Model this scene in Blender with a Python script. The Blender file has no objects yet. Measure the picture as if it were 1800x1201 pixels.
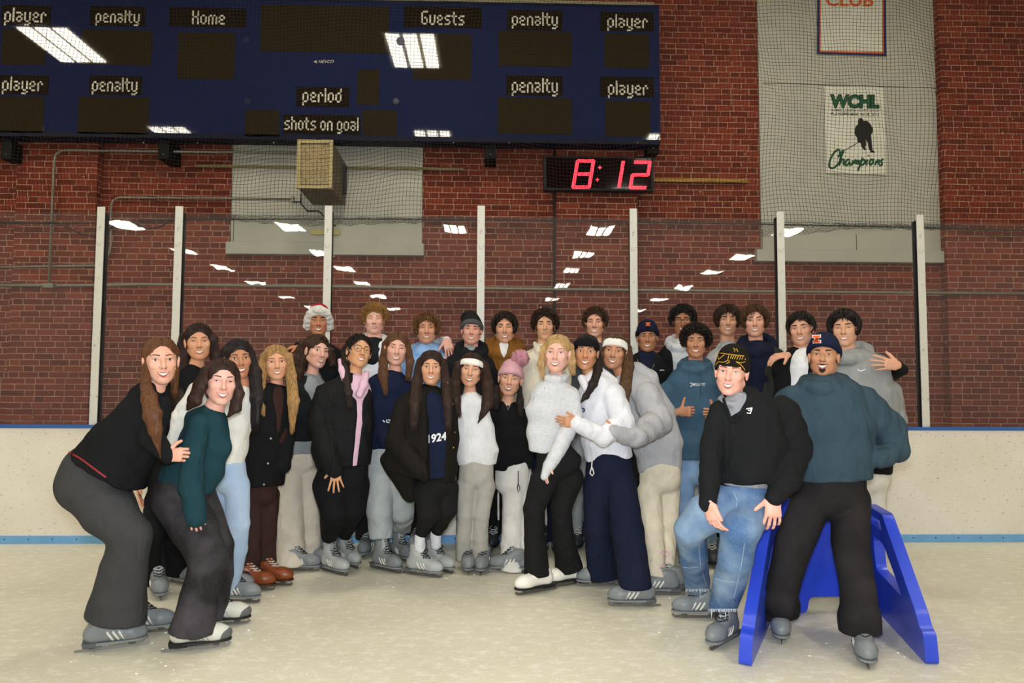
import bpy, math, random
import numpy as np
from mathutils import Vector, Matrix
sc = bpy.context.scene
COL = bpy.context.collection
random.seed(7)
# ---------------------------------------------------------------- camera
FPX, CAMH = 1290.0, 1.34
PITCH, YAW, ROLL = math.atan(80 / 1290.0), -0.0284, math.radians(0.24)
cam_d = bpy.data.cameras.new('camera')
cam_d.sensor_width = 36.0
cam_d.lens = 36.0 * FPX / 1800.0
cam_d.clip_end = 200
cam = bpy.data.objects.new('camera', cam_d)
COL.objects.link(cam)
CAM_R = Matrix.Rotation(YAW, 3, 'Z') @ Matrix.Rotation(math.pi / 2 + PITCH, 3, 'X') @ Matrix.Rotation(ROLL, 3, 'Z')
cam.matrix_world = Matrix.Translation((0, 0, CAMH)) @ CAM_R.to_4x4()
sc.camera = cam
# ---------------------------------------------------------------- world, exposure, flash
sc.view_settings.view_transform = 'Standard'
sc.view_settings.look = 'None'
sc.view_settings.gamma = 1.0
sc.view_settings.use_curve_mapping = False
sc.view_settings.exposure = 0.0
wd = bpy.data.worlds.new('hall'); sc.world = wd
wd.use_nodes = True
wd.node_tree.nodes['Background'].inputs[0].default_value = (1.0, 0.93, 0.80, 1)
wd.node_tree.nodes['Background'].inputs[1].default_value = 0.16
LIGHT_E = 37.0          # emission of the ceiling tubes
fl = bpy.data.lights.new('camera_flash', 'AREA')
fl.shape = 'RECTANGLE'; fl.size = 0.22; fl.size_y = 0.12
fl.energy = 150.0; fl.color = (0.86, 0.92, 1.0)
flo = bpy.data.objects.new('camera_flash', fl)
flo.location = (0.0, -0.02, CAMH + 0.16)
flo.rotation_euler = (math.pi / 2 + PITCH * 0.3, 0, YAW)
COL.objects.link(flo)
try:
    sc.cycles.max_bounces = 6; sc.cycles.diffuse_bounces = 3; sc.cycles.glossy_bounces = 3
    sc.cycles.transparent_max_bounces = 10; sc.cycles.caustics_reflective = False; sc.cycles.caustics_refractive = False
    sc.cycles.sample_clamp_indirect = 4.0
except Exception:
    pass
# ---------------------------------------------------------------- pixel rays -> places
def ray(px, py):
    return CAM_R @ Vector(((px - 900.0) / FPX, -(py - 600.5) / FPX, -1.0))
def at(px, py, Y):
    d = ray(px, py); t = Y / d.y
    return Vector((d.x * t, Y, CAMH + d.z * t))
def gnd(px, py, z=0.0):
    d = ray(px, py); t = (z - CAMH) / d.z
    return Vector((d.x * t, d.y * t, z))
def V(*a): return Vector(a)
# ---------------------------------------------------------------- materials
def lin(h):
    if not isinstance(h, str): return h
    h = h.lstrip('#'); o = []
    for i in (0, 2, 4):
        c = int(h[i:i + 2], 16) / 255.0
        o.append(c / 12.92 if c <= 0.04045 else ((c + 0.055) / 1.055) ** 2.4)
    return tuple(o)
MATS = {}
def nodes_of(name):
    m = bpy.data.materials.new(name); m.use_nodes = True
    nt = m.node_tree; nt.nodes.clear()
    out = nt.nodes.new('ShaderNodeOutputMaterial'); bs = nt.nodes.new('ShaderNodeBsdfPrincipled')
    nt.links.new(bs.outputs[0], out.inputs[0])
    return m, nt, bs, out
def nd(nt, kind, **kw):
    n = nt.nodes.new(kind)
    for k, v in kw.items():
        if k.startswith('i_'):
            key = k[2:]; key = int(key) if key.isdigit() else key.replace('_', ' ')
            n.inputs[key].default_value = v
        else: setattr(n, k, v)
    return n
def mth(nt, op, a, b=None, c=None):
    n = nt.nodes.new('ShaderNodeMath'); n.operation = op
    for i, x in enumerate((a, b, c)):
        if x is None: continue
        if isinstance(x, (int, float)): n.inputs[i].default_value = x
        else: nt.links.new(x, n.inputs[i])
    return n.outputs[0]
def mixc(nt, fac, a, b, mode='MIX'):
    n = nt.nodes.new('ShaderNodeMix'); n.data_type = 'RGBA'; n.blend_type = mode
    for i, x in ((0, fac), (6, a), (7, b)):
        if isinstance(x, (int, float)): n.inputs[i].default_value = x
        elif isinstance(x, tuple): n.inputs[i].default_value = (*x[:3], 1)
        else: nt.links.new(x, n.inputs[i])
    return n.outputs[2]
def coords(nt, sx=1, sy=1, sz=1):
    tc = nt.nodes.new('ShaderNodeTexCoord'); mp = nt.nodes.new('ShaderNodeMapping')
    mp.inputs['Scale'].default_value = (sx, sy, sz)
    nt.links.new(tc.outputs['Object'], mp.inputs[0]); return mp.outputs[0]
def noise(nt, vec, scale, detail=3, rough=.55):
    n = nd(nt, 'ShaderNodeTexNoise'); n.inputs['Scale'].default_value = scale
    n.inputs['Detail'].default_value = detail; n.inputs['Roughness'].default_value = rough
    nt.links.new(vec, n.inputs['Vector']); return n.outputs[0]
def ramp(nt, fac, p0, p1, c0=(0, 0, 0), c1=(1, 1, 1)):
    r = nt.nodes.new('ShaderNodeValToRGB'); e = r.color_ramp.elements
    e[0].position, e[1].position = p0, p1; e[0].color = (*c0, 1); e[1].color = (*c1, 1)
    nt.links.new(fac, r.inputs[0]); return r.outputs[0]
def mat(name, col, rough=.6, spec=.4, metal=0., bump=0., bscale=150., var=0., vscale=6., stretch=(1, 1, 1), col2=None, sheen=0., coat=0., emit=0., sss=0., folds=0.):
    if name in MATS: return MATS[name]
    m, nt, bs, out = nodes_of(name)
    c = lin(col)
    bs.inputs['Base Color'].default_value = (*c, 1)
    bs.inputs['Roughness'].default_value = rough; bs.inputs['Specular IOR Level'].default_value = spec
    bs.inputs['Metallic'].default_value = metal
    if sheen: bs.inputs['Sheen Weight'].default_value = sheen; bs.inputs['Sheen Roughness'].default_value = .5
    if coat: bs.inputs['Coat Weight'].default_value = coat; bs.inputs['Coat Roughness'].default_value = .1
    if emit:
        bs.inputs['Emission Color'].default_value = (*c, 1); bs.inputs['Emission Strength'].default_value = emit
    if sss:
        bs.inputs['Subsurface Weight'].default_value = sss; bs.inputs['Subsurface Radius'].default_value = (.012, .005, .003)
        bs.inputs['Subsurface Scale'].default_value = 1.0
    if var or col2:
        f = ramp(nt, noise(nt, coords(nt, *stretch), vscale, 4), .35, .65)
        c2 = lin(col2) if col2 else tuple(max(0, x * (1 - var)) for x in c)
        c1 = c if col2 else tuple(min(1, x * (1 + var * .6)) for x in c)
        nt.links.new(mixc(nt, f, c1, c2), bs.inputs['Base Color'])
    if bump:
        b = nd(nt, 'ShaderNodeBump', i_Strength=min(1., bump), i_Distance=.004)
        hgt = noise(nt, coords(nt, *stretch), bscale, 3)
        if folds:
            w = nd(nt, 'ShaderNodeTexNoise'); w.inputs['Scale'].default_value = 9.; w.inputs['Detail'].default_value = 2.; w.inputs['Distortion'].default_value = 1.6
            nt.links.new(coords(nt, 1, 1, .55), w.inputs['Vector']); hgt = mth(nt, 'ADD', hgt, mth(nt, 'MULTIPLY', w.outputs[0], folds))
        nt.links.new(hgt, b.inputs['Height'])
        nt.links.new(b.outputs[0], bs.inputs['Normal'])
    MATS[name] = m; return m
def cloth(col, var=.10, bump=.6, bscale=60, **k):
    return mat('cloth_' + str(col) + k.pop('tag', ''), col, k.pop('rough', .9), k.pop('spec', .15), bump=bump, bscale=bscale, var=var, vscale=k.pop('vscale', 9.), folds=k.pop('folds', 7.), **k)
# ---------------------------------------------------------------- object helpers
def empty(name, loc, label=None, cat=None, group=None, kind=None):
    o = bpy.data.objects.new(name, None); o.location = loc; o.empty_display_size = .1
    COL.objects.link(o); return tag(o, label, cat, group, kind)
def tag(o, label=None, cat=None, group=None, kind=None):
    if label: o['label'] = label
    if cat: o['category'] = cat
    if group: o['group'] = group
    if kind: o['kind'] = kind
    return o
BASES = {}
def base_of(p):
    b = Vector((0, 0, 0))
    while p is not None:
        b = b + Vector(p.location); p = p.parent
    return b
def link_mesh(name, verts, faces, m, parent=None, smooth=True, loc=None):
    """verts in world coordinates; parent Empties carry no rotation at build time"""
    verts = np.asarray(verts, dtype=np.float64).reshape(-1, 3)
    if parent is not None: off = np.array(base_of(parent))
    else: off = np.array(loc if loc is not None else (0, 0, 0), dtype=float)
    me = bpy.data.meshes.new(name)
    if isinstance(faces, np.ndarray):
        n = len(faces); k = faces.shape[1]
        me.vertices.add(len(verts)); me.vertices.foreach_set('co', (verts - off).astype(np.float32).ravel())
        me.loops.add(n * k); me.loops.foreach_set('vertex_index', faces.astype(np.int32).ravel())
        me.polygons.add(n); me.polygons.foreach_set('loop_start', np.arange(0, n * k, k, dtype=np.int32))
        try: me.polygons.foreach_set('loop_total', np.full(n, k, dtype=np.int32))
        except Exception: pass
        me.update(calc_edges=True)
    else:
        me.from_pydata([tuple(v) for v in (verts - off)], [], faces)
    if smooth: me.polygons.foreach_set('use_smooth', np.ones(len(me.polygons), dtype=bool))
    me.update()
    for mm in (m if isinstance(m, (list, tuple)) else [m]): me.materials.append(mm)
    o = bpy.data.objects.new(name, me); COL.objects.link(o)
    if parent is not None: o.parent = parent
    else: o.location = off
    return o
class MB:
    def __init__(s): s.v = []; s.f = []; s.mi = []; s.cur = 0
    def add(s, vs, fs):
        b = len(s.v); s.v += [tuple(v) for v in vs]; s.f += [tuple(i + b for i in f) for f in fs]; s.mi += [s.cur] * len(fs); return s
    def hexa(s, p):   # 8 corners: bottom 4 ccw, top 4
        return s.add(p, [(3, 2, 1, 0), (4, 5, 6, 7), (0, 1, 5, 4), (1, 2, 6, 5), (2, 3, 7, 6), (3, 0, 4, 7)])
    def box(s, a, b):
        (x0, y0, z0), (x1, y1, z1) = a, b
        x0, x1 = min(x0, x1), max(x0, x1); y0, y1 = min(y0, y1), max(y0, y1); z0, z1 = min(z0, z1), max(z0, z1)
        return s.hexa([(x0, y0, z0), (x1, y0, z0), (x1, y1, z0), (x0, y1, z0), (x0, y0, z1), (x1, y0, z1), (x1, y1, z1), (x0, y1, z1)])
    def tube(s, pts, r, n=8, cap=True, flat=None):
        pts = [Vector(p) for p in pts]; m = len(pts)
        rs = [r] * m if isinstance(r, (int, float)) else list(r)
        T = []
        for i in range(m):
            t = pts[min(i + 1, m - 1)] - pts[max(i - 1, 0)]
            T.append(t.normalized() if t.length > 1e-9 else Vector((0, 0, 1)))
        u = T[0].orthogonal().normalized()
        if flat is not None:
            fv = Vector(flat[0]); u = (fv - T[0] * fv.dot(T[0])).normalized()
        vs = []
        for i in range(m):
            u = (u - T[i] * u.dot(T[i])); u = u.normalized() if u.length > 1e-6 else T[i].orthogonal().normalized()
            w = T[i].cross(u); fl_ = 1. if flat is None else flat[1]
            for k in range(n):
                a = 2 * math.pi * k / n
                vs.append(pts[i] + (u * math.cos(a) * fl_ + w * math.sin(a)) * rs[i])
        fs = []
        for i in range(m - 1):
            for k in range(n):
                fs.append((i * n + k, i * n + (k + 1) % n, (i + 1) * n + (k + 1) % n, (i + 1) * n + k))
        if cap: fs += [tuple(range(n))[::-1], tuple((m - 1) * n + k for k in range(n))]
        return s.add(vs, fs)
    def prism(s, poly, off):
        """poly: list of 3D points; extruded by the vector off"""
        n = len(poly); off = Vector(off); P = [Vector(p) for p in poly]
        return s.add(P + [p + off for p in P], [tuple(range(n))[::-1], tuple(range(n, 2 * n))] + [(i, (i + 1) % n, n + (i + 1) % n, n + i) for i in range(n)])
    def ball(s, c, r, nu=12, nv=8, M=None):
        c = Vector(c); r = Vector(r) if not isinstance(r, (int, float)) else Vector((r, r, r)); vs = []; fs = []
        for j in range(nv + 1):
            th = math.pi * j / nv
            for i in range(nu):
                ph = 2 * math.pi * i / nu
                q = Vector((r.x * math.sin(th) * math.cos(ph), r.y * math.sin(th) * math.sin(ph), r.z * math.cos(th)))
                vs.append(c + (M @ q if M is not None else q))
        for j in range(nv):
            for i in range(nu): fs.append((j * nu + i, j * nu + (i + 1) % nu, (j + 1) * nu + (i + 1) % nu, (j + 1) * nu + i))
        return s.add(vs, fs)
    def build(s, name, m, parent=None, smooth=False, loc=None, bevel=0., recalc=False):
        o = link_mesh(name, s.v, s.f, m, parent, smooth, loc)
        if any(s.mi): o.data.polygons.foreach_set('material_index', s.mi)
        if recalc or bevel:
            import bmesh
            bm = bmesh.new(); bm.from_mesh(o.data); bmesh.ops.recalc_face_normals(bm, faces=bm.faces); bm.to_mesh(o.data); bm.free()
        if bevel:
            bv = o.modifiers.new('edge', 'BEVEL'); bv.width = bevel; bv.segments = 2; bv.limit_method = 'ANGLE'; bv.angle_limit = .7
        return o
def text_geo(txt, font_sx=1., bold=0., shear=0.):
    """flat outline mesh of the text in a unit box: returns verts (x,y in 0..w,0..1) and faces"""
    cu = bpy.data.curves.new('t', 'FONT'); cu.body = txt; cu.offset = bold; cu.shear = shear; cu.resolution_u = 3
    o = bpy.data.objects.new('t', cu); COL.objects.link(o)
    dg = bpy.context.evaluated_depsgraph_get()
    me = bpy.data.meshes.new_from_object(o.evaluated_get(dg))
    vs = np.array([v.co[:] for v in me.vertices]); fs = [tuple(p.vertices) for p in me.polygons]
    bpy.data.objects.remove(o); bpy.data.curves.remove(cu); bpy.data.meshes.remove(me)
    lo, hi = vs.min(0), vs.max(0)
    vs = (vs - lo) / (hi[0] - lo[0])
    return vs, fs, (hi[1] - lo[1]) / (hi[0] - lo[0])
def text_on(name, txt, m, parent, org, ux, uy, bold=0., shear=0., lift=.002):
    """text filling the parallelogram org + u*ux + v*uy"""
    vs, fs, asp = text_geo(txt, bold=bold, shear=shear)
    ux, uy = Vector(ux), Vector(uy); n = ux.cross(uy).normalized()
    P = [Vector(org) + ux * v[0] + uy * (v[1] / asp) + n * lift for v in vs]
    return link_mesh(name, P, fs, m, parent, False)
# ---------------------------------------------------------------- solid modelling: smooth blends of tapered limbs, meshed with surface nets
def sines(X, Y, Z, fr, seed):
    rs = np.random.RandomState(seed); o = 0.
    for i in range(4):
        k = rs.randn(3); k /= np.linalg.norm(k); q = rs.randn(3) * .6; a, b = rs.rand(2) * 6.28
        f = fr * (1 + .55 * i)
        o = o + np.sin(f * (k[0] * X + k[1] * Y + k[2] * Z) + a + 1.8 * np.sin(f * .45 * (q[0] * X + q[1] * Y + q[2] * Z) + b)) / (1 + .6 * i)
    return o * .4
class Solid:
    def __init__(s): s.p = []
    def seg(s, a, b, w0, w1=None, d0=None, d1=None, L=None, k=.02, op='+', wr=None):
        """tapered limb a->b; w lateral half widths (along L), d depth half widths"""
        w1 = w0 if w1 is None else w1; d0 = w0 if d0 is None else d0; d1 = (w1 if d1 is None else d1)
        s.p.append(('seg', Vector(a), Vector(b), w0, w1, d0, d1, Vector(L) if L is not None else None, k, op, wr)); return s
    def chain(s, nodes, L=None, k=.02, op='+', wr=None):
        """nodes: (point, w[, d])"""
        for n0, n1 in zip(nodes[:-1], nodes[1:]):
            s.seg(n0[0], n1[0], n0[1], n1[1], n0[2] if len(n0) > 2 else None, n1[2] if len(n1) > 2 else None, L, k, op, wr)
        return s
    def ell(s, c, r, R=None, k=.02, op='+'):
        s.p.append(('ell', Vector(c), Vector(r), R, k, op)); return s
    def cut(s, p, n, k=.004, box=None):
        """remove everything on the side n points to"""
        s.p.append(('cut', Vector(p), Vector(n).normalized(), k, box)); return s
    def noise(s, amp, freq, seed=1, aniso=(1, 1, 1)):
        s.p.append(('noise', amp, freq, seed, aniso)); return s
    def bounds(s):
        lo = np.full(3, 1e9); hi = -lo
        for q in s.p:
            if q[0] == 'seg' and q[9] == '+':
                for c, r in ((q[1], max(q[3], q[5])), (q[2], max(q[4], q[6]))):
                    c = np.array(c); lo = np.minimum(lo, c - r); hi = np.maximum(hi, c + r)
            elif q[0] == 'ell' and q[5] == '+':
                c = np.array(q[1]); r = max(q[2]); lo = np.minimum(lo, c - r); hi = np.maximum(hi, c + r)
        return lo - .03, hi + .03
    def grid(s, cell, fine, fcell):
        lo, hi = s.bounds(); ax = []
        for i in range(3):
            if not fine: ax.append(np.arange(lo[i], hi[i] + cell, cell)); continue
            xs = []; x = lo[i]
            iv = [(f[0][i], f[1][i]) for f in fine]
            while x < hi[i] + cell:
                xs.append(x)
                if any(a <= x <= b for a, b in iv): x += fcell
                else:
                    nx = [a for a, b in iv if a > x + 1e-6]
                    x = min(x + cell, min(nx) + 1e-5) if nx and min(nx) - x < cell else x + cell
            ax.append(np.array(xs))
        return ax
    def field(s, ax):
        F = np.full([len(a) for a in ax], .5, dtype=np.float32)
        def sub(lo, hi):
            sl = []
            for i in range(3):
                a = max(0, int(np.searchsorted(ax[i], lo[i])) - 2); b = min(len(ax[i]), int(np.searchsorted(ax[i], hi[i])) + 2); sl.append(slice(a, b))
            return tuple(sl)
        def co(sl): return (ax[0][sl[0]][:, None, None].astype(np.float32), ax[1][sl[1]][None, :, None].astype(np.float32), ax[2][sl[2]][None, None, :].astype(np.float32))
        for q in s.p:
            if q[0] == 'seg':
                _, a, b, w0, w1, d0, d1, L, k, op, wr = q
                R = max(w0, w1, d0, d1) + k + .015
                lo = np.minimum(np.array(a), np.array(b)) - R; hi = np.maximum(np.array(a), np.array(b)) + R
                sl = sub(lo, hi); X, Y, Z = co(sl)
                if X.size == 0 or Y.size == 0 or Z.size == 0: continue
                ab = b - a; l = max(ab.length, 1e-6); t_ = ab / l
                if L is None or abs(L.normalized().dot(t_)) > .97: u_ = t_.orthogonal().normalized()
                else: u_ = (L - t_ * L.dot(t_)).normalized()
                v_ = t_.cross(u_)
                px, py, pz = X - a.x, Y - a.y, Z - a.z
                w = px * t_.x + py * t_.y + pz * t_.z
                u = px * u_.x + py * u_.y + pz * u_.z
                v = px * v_.x + py * v_.y + pz * v_.z
                t = np.clip(w / l, 0, 1)
                A = w0 + (w1 - w0) * t; D = d0 + (d1 - d0) * t
                if wr is not None:
                    g = 1 + wr[0] * np.sin(wr[1] * w + 2.1 * np.sin(3.0 * u / A + 1.3) + wr[2]) * np.exp(-.0 * w)
                    A = A * g; D = D * g
                e = w - t * l; m = np.minimum(A, D)
                d = (np.sqrt((u / A) ** 2 + (v / D) ** 2 + (e / m) ** 2) - 1) * m
            elif q[0] == 'ell':
                _, c, r, Rm, k, op = q
                rr = max(r) + k + .015
                sl = sub(np.array(c) - rr, np.array(c) + rr); X, Y, Z = co(sl)
                if X.size == 0 or Y.size == 0 or Z.size == 0: continue
                px, py, pz = X - c.x, Y - c.y, Z - c.z
                if Rm is not None:
                    T = Rm.transposed()
                    px, py, pz = (T[0][0] * px + T[0][1] * py + T[0][2] * pz, T[1][0] * px + T[1][1] * py + T[1][2] * pz, T[2][0] * px + T[2][1] * py + T[2][2] * pz)
                k0 = np.sqrt((px / r.x) ** 2 + (py / r.y) ** 2 + (pz / r.z) ** 2)
                k1 = np.sqrt((px / r.x ** 2) ** 2 + (py / r.y ** 2) ** 2 + (pz / r.z ** 2) ** 2) + 1e-6
                d = k0 * (k0 - 1) / k1
            elif q[0] == 'cut':
                _, p, n, k, box = q
                sl = sub(*[np.array(x) for x in box]) if box is not None else (slice(None),) * 3
                X, Y, Z = co(sl)
                d = -((X - p.x) * n.x + (Y - p.y) * n.y + (Z - p.z) * n.z); op = '-'
            else:
                _, amp, fr, seed, an = q
                X, Y, Z = co((slice(None),) * 3)
                F += (amp * sines(X * an[0], Y * an[1], Z * an[2], fr, seed)).astype(np.float32); continue
            f = F[sl]
            if op == '+':
                h = np.clip(.5 + .5 * (f - d) / k, 0, 1); F[sl] = f + (d - f) * h - k * h * (1 - h)
            else:
                d = -d
                h = np.clip(.5 - .5 * (f - d) / k, 0, 1); F[sl] = f + (d - f) * h + k * h * (1 - h)
        return F
    def mesh(s, name, m, parent, cell=.010, fine=None, fcell=.004, smooth=1):
        ax = s.grid(cell, fine, fcell); F = s.field(ax)
        v, f = surface_nets(F, ax, smooth)
        return link_mesh(name, v, f, m, parent, True)
def surface_nets(F, ax, smooth=1):
    F[0] = F[-1] = .5; F[:, 0] = F[:, -1] = .5; F[:, :, 0] = F[:, :, -1] = .5
    S = F < 0
    c = np.zeros([n - 1 for n in F.shape], dtype=np.int8)
    offs = [(i, j, k) for i in (0, 1) for j in (0, 1) for k in (0, 1)]
    nx, ny, nz = c.shape
    for i, j, k in offs: c += S[i:i + nx, j:j + ny, k:k + nz]
    I, J, K = np.nonzero((c > 0) & (c < 8))
    idx = np.full(c.shape, -1, dtype=np.int32); idx[I, J, K] = np.arange(len(I))
    P = np.zeros((len(I), 3)); N = np.zeros(len(I))
    for a in range(3):
        o1, o2 = [x for x in range(3) if x != a]
        for p in (0, 1):
            for q in (0, 1):
                d0 = [0, 0, 0]; d0[o1] = p; d0[o2] = q; d1 = list(d0); d1[a] = 1
                fa = F[I + d0[0], J + d0[1], K + d0[2]]; fb = F[I + d1[0], J + d1[1], K + d1[2]]
                mk = (fa < 0) != (fb < 0)
                t = np.where(mk, fa / np.where(mk, fa - fb, 1), 0)
                ii = [I + d0[0], J + d0[1], K + d0[2]]
                for b in range(3):
                    x0 = ax[b][ii[b]]
                    val = x0 if b != a else x0 + t * (ax[b][np.minimum(ii[b] + 1, len(ax[b]) - 1)] - x0)
                    P[:, b] += np.where(mk, val, 0)
                N += mk
    P /= np.maximum(N, 1)[:, None]
    Q = []
    for a in range(3):
        b, c_ = (a + 1) % 3, (a + 2) % 3
        s0 = [slice(None)] * 3; s1 = [slice(None)] * 3; s0[a] = slice(0, -1); s1[a] = slice(1, None)
        A, B = S[tuple(s0)], S[tuple(s1)]
        E = np.nonzero(A != B); E = [np.array(e) for e in E]
        ok = (E[b] > 0) & (E[c_] > 0) & (E[b] < F.shape[b] - 1) & (E[c_] < F.shape[c_] - 1); E = [e[ok] for e in E]
        def g(db, dc):
            e = list(E); e[b] = E[b] + db; e[c_] = E[c_] + dc
            return idx[e[0], e[1], e[2]]
        q = np.stack([g(-1, -1), g(0, -1), g(0, 0), g(-1, 0)], 1)
        ins = A[E[0], E[1], E[2]]
        q[~ins] = q[~ins][:, ::-1]
        Q.append(q)
    Q = np.concatenate(Q); Q = Q[(Q >= 0).all(1)]
    E0 = np.concatenate([Q[:, 0], Q[:, 1], Q[:, 2], Q[:, 3]]); E1 = np.concatenate([Q[:, 1], Q[:, 2], Q[:, 3], Q[:, 0]])
    for _ in range(smooth):
        n = np.bincount(E0, minlength=len(P)) + np.bincount(E1, minlength=len(P))
        A = np.stack([np.bincount(E0, P[E1, b], len(P)) + np.bincount(E1, P[E0, b], len(P)) for b in range(3)], 1)
        P = P * .5 + .5 * A / np.maximum(n, 1)[:, None]
    return P, Q
# ================================================================ the setting
YW, YB = 8.40, 6.42            # brick wall, front of the rink boards
def brick_material():
    m, nt, bs, out = nodes_of('brick')
    tc = nd(nt, 'ShaderNodeTexCoord'); sp = nd(nt, 'ShaderNodeSeparateXYZ')
    wob = nd(nt, 'ShaderNodeTexNoise'); wob.inputs['Scale'].default_value = 26; wob.inputs['Detail'].default_value = 3
    nt.links.new(tc.outputs['Object'], wob.inputs['Vector'])
    ad = nd(nt, 'ShaderNodeVectorMath', operation='MULTIPLY_ADD'); ad.inputs[1].default_value = (.008, .008, .007)
    nt.links.new(wob.outputs['Color'], ad.inputs[0]); nt.links.new(tc.outputs['Object'], ad.inputs[2])
    nt.links.new(ad.outputs[0], sp.inputs[0])
    P, RH = .326, .0677
    x = mth(nt, 'ADD', sp.outputs[0], sp.outputs[1]); z = sp.outputs[2]
    rz = mth(nt, 'DIVIDE', z, RH); row = mth(nt, 'FLOOR', rz)
    wn = nd(nt, 'ShaderNodeTexWhiteNoise', noise_dimensions='1D'); nt.links.new(row, wn.inputs['W'])
    off = mth(nt, 'ADD', mth(nt, 'MULTIPLY', mth(nt, 'MODULO', row, 2), P * .5), mth(nt, 'MULTIPLY', wn.outputs[0], .07))
    U = mth(nt, 'DIVIDE', mth(nt, 'ADD', mth(nt, 'ADD', x, off), 60), P)
    cell = mth(nt, 'FLOOR', U); u = mth(nt, 'MULTIPLY', mth(nt, 'FRACT', U), P); v = mth(nt, 'MULTIPLY', mth(nt, 'FRACT', rz), RH)
    isH = mth(nt, 'GREATER_THAN', u, .216)
    dv = mth(nt, 'MINIMUM', mth(nt, 'MINIMUM', u, mth(nt, 'SUBTRACT', P, u)), mth(nt, 'ABSOLUTE', mth(nt, 'SUBTRACT', u, .216)))
    dh = mth(nt, 'MINIMUM', v, mth(nt, 'SUBTRACT', RH, v))
    d = mth(nt, 'MINIMUM', dv, dh)
    mort = mth(nt, 'SUBTRACT', 1, mth(nt, 'SMOOTH_MIN', 1, mth(nt, 'MAXIMUM', mth(nt, 'MULTIPLY', mth(nt, 'SUBTRACT', d, .0032), 420), 0), .1))
    cid = nd(nt, 'ShaderNodeCombineXYZ'); nt.links.new(mth(nt, 'ADD', mth(nt, 'MULTIPLY', cell, 2), isH), cid.inputs[0]); nt.links.new(row, cid.inputs[1])
    w2 = nd(nt, 'ShaderNodeTexWhiteNoise', noise_dimensions='2D'); nt.links.new(cid.outputs[0], w2.inputs['Vector'])
    r = nt.nodes.new('ShaderNodeValToRGB'); e = r.color_ramp.elements
    e[0].position = 0; e[0].color = (*lin('#5b2317'), 1); e[1].position = 1; e[1].color = (*lin('#8e3f2b'), 1)
    a = e.new(.3); a.color = (*lin('#6f2b1c'), 1); a = e.new(.7); a.color = (*lin('#7f3423'), 1)
    nt.links.new(w2.outputs[0], r.inputs[0])
    big = noise(nt, tc.outputs['Object'], 1.1, 4)
    fine = noise(nt, tc.outputs['Object'], 60, 4)
    c = mixc(nt, mth(nt, 'MULTIPLY', ramp(nt, fine, .35, .7), .35), r.outputs[0], lin('#6a2a1c'))
    c = mixc(nt, mth(nt, 'MULTIPLY', ramp(nt, big, .4, .7), .3), c, lin('#7a4030'))
    mc = mixc(nt, ramp(nt, noise(nt, tc.outputs['Object'], 9, 3), .3, .7), lin('#bb987e'), lin('#97705a'))
    c = mixc(nt, mort, c, mc)
    chip = ramp(nt, noise(nt, tc.outputs['Object'], 17, 2, .4), .755, .775)
    c = mixc(nt, mth(nt, 'MULTIPLY', chip, .6), c, lin('#c8b8a8'))
    nt.links.new(c, bs.inputs['Base Color'])
    bs.inputs['Roughness'].default_value = .8; bs.inputs['Specular IOR Level'].default_value = .2
    b = nd(nt, 'ShaderNodeBump', i_Strength=.7, i_Distance=.006)
    nt.links.new(mth(nt, 'ADD', mth(nt, 'MULTIPLY', mort, -1), mth(nt, 'MULTIPLY', fine, .5)), b.inputs['Height']); nt.links.new(b.outputs[0], bs.inputs['Normal'])
    return m
BRICK = brick_material()
def ice_material():
    m, nt, bs, out = nodes_of('ice')
    v = coords(nt)
    n1 = noise(nt, v, 1.3, 5); n2 = noise(nt, coords(nt, 1, 1.8, 1), 11, 6, .7); n3 = noise(nt, coords(nt, 3, 14, 1), 5, 5, .7); n4 = noise(nt, v, 55, 4, .7)
    c = mixc(nt, ramp(nt, n1, .3, .7), lin('#dcd6c1'), lin('#d3cdb6'))
    c = mixc(nt, mth(nt, 'MULTIPLY', ramp(nt, n2, .50, .66), .60), c, lin('#f6f3ea'))
    c = mixc(nt, mth(nt, 'MULTIPLY', ramp(nt, n3, .56, .80), .28), c, lin('#fffdf6'))
    c = mixc(nt, mth(nt, 'MULTIPLY', ramp(nt, n4, .57, .68), .6), c, lin('#ffffff'))
    c = mixc(nt, mth(nt, 'MULTIPLY', ramp(nt, noise(nt, v, 3.5, 5), .5, .8), .12), c, lin('#bdb7a2'))
    nt.links.new(c, bs.inputs['Base Color'])
    bs.inputs['Specular IOR Level'].default_value = .35
    rr = mth(nt, 'ADD', .34, mth(nt, 'MULTIPLY', ramp(nt, n1, .3, .8), .12)); nt.links.new(rr, bs.inputs['Roughness'])
    b = nd(nt, 'ShaderNodeBump', i_Strength=.14, i_Distance=.005)
    nt.links.new(mth(nt, 'ADD', mth(nt, 'MULTIPLY', n2, .5), mth(nt, 'MULTIPLY', n4, .6)), b.inputs['Height']); nt.links.new(b.outputs[0], bs.inputs['Normal'])
    return m
def board_material():
    m, nt, bs, out = nodes_of('board_plastic')
    v = coords(nt)
    c = mixc(nt, ramp(nt, noise(nt, v, 1.6, 4), .35, .7), lin('#e9e3d8'), lin('#ded7c9'))
    s1 = ramp(nt, noise(nt, coords(nt, 1, 1, 2.6), 24, 4, .6), .62, .67)
    s2 = ramp(nt, noise(nt, coords(nt, .55, 1, 1.9), 48, 3, .6), .66, .71)
    c = mixc(nt, mth(nt, 'MULTIPLY', s1, .7), c, lin('#8f8878')); c = mixc(nt, mth(nt, 'MULTIPLY', s2, .6), c, lin('#77705f'))
    nt.links.new(c, bs.inputs['Base Color']); bs.inputs['Roughness'].default_value = .38; bs.inputs['Specular IOR Level'].default_value = .4
    return m
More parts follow.
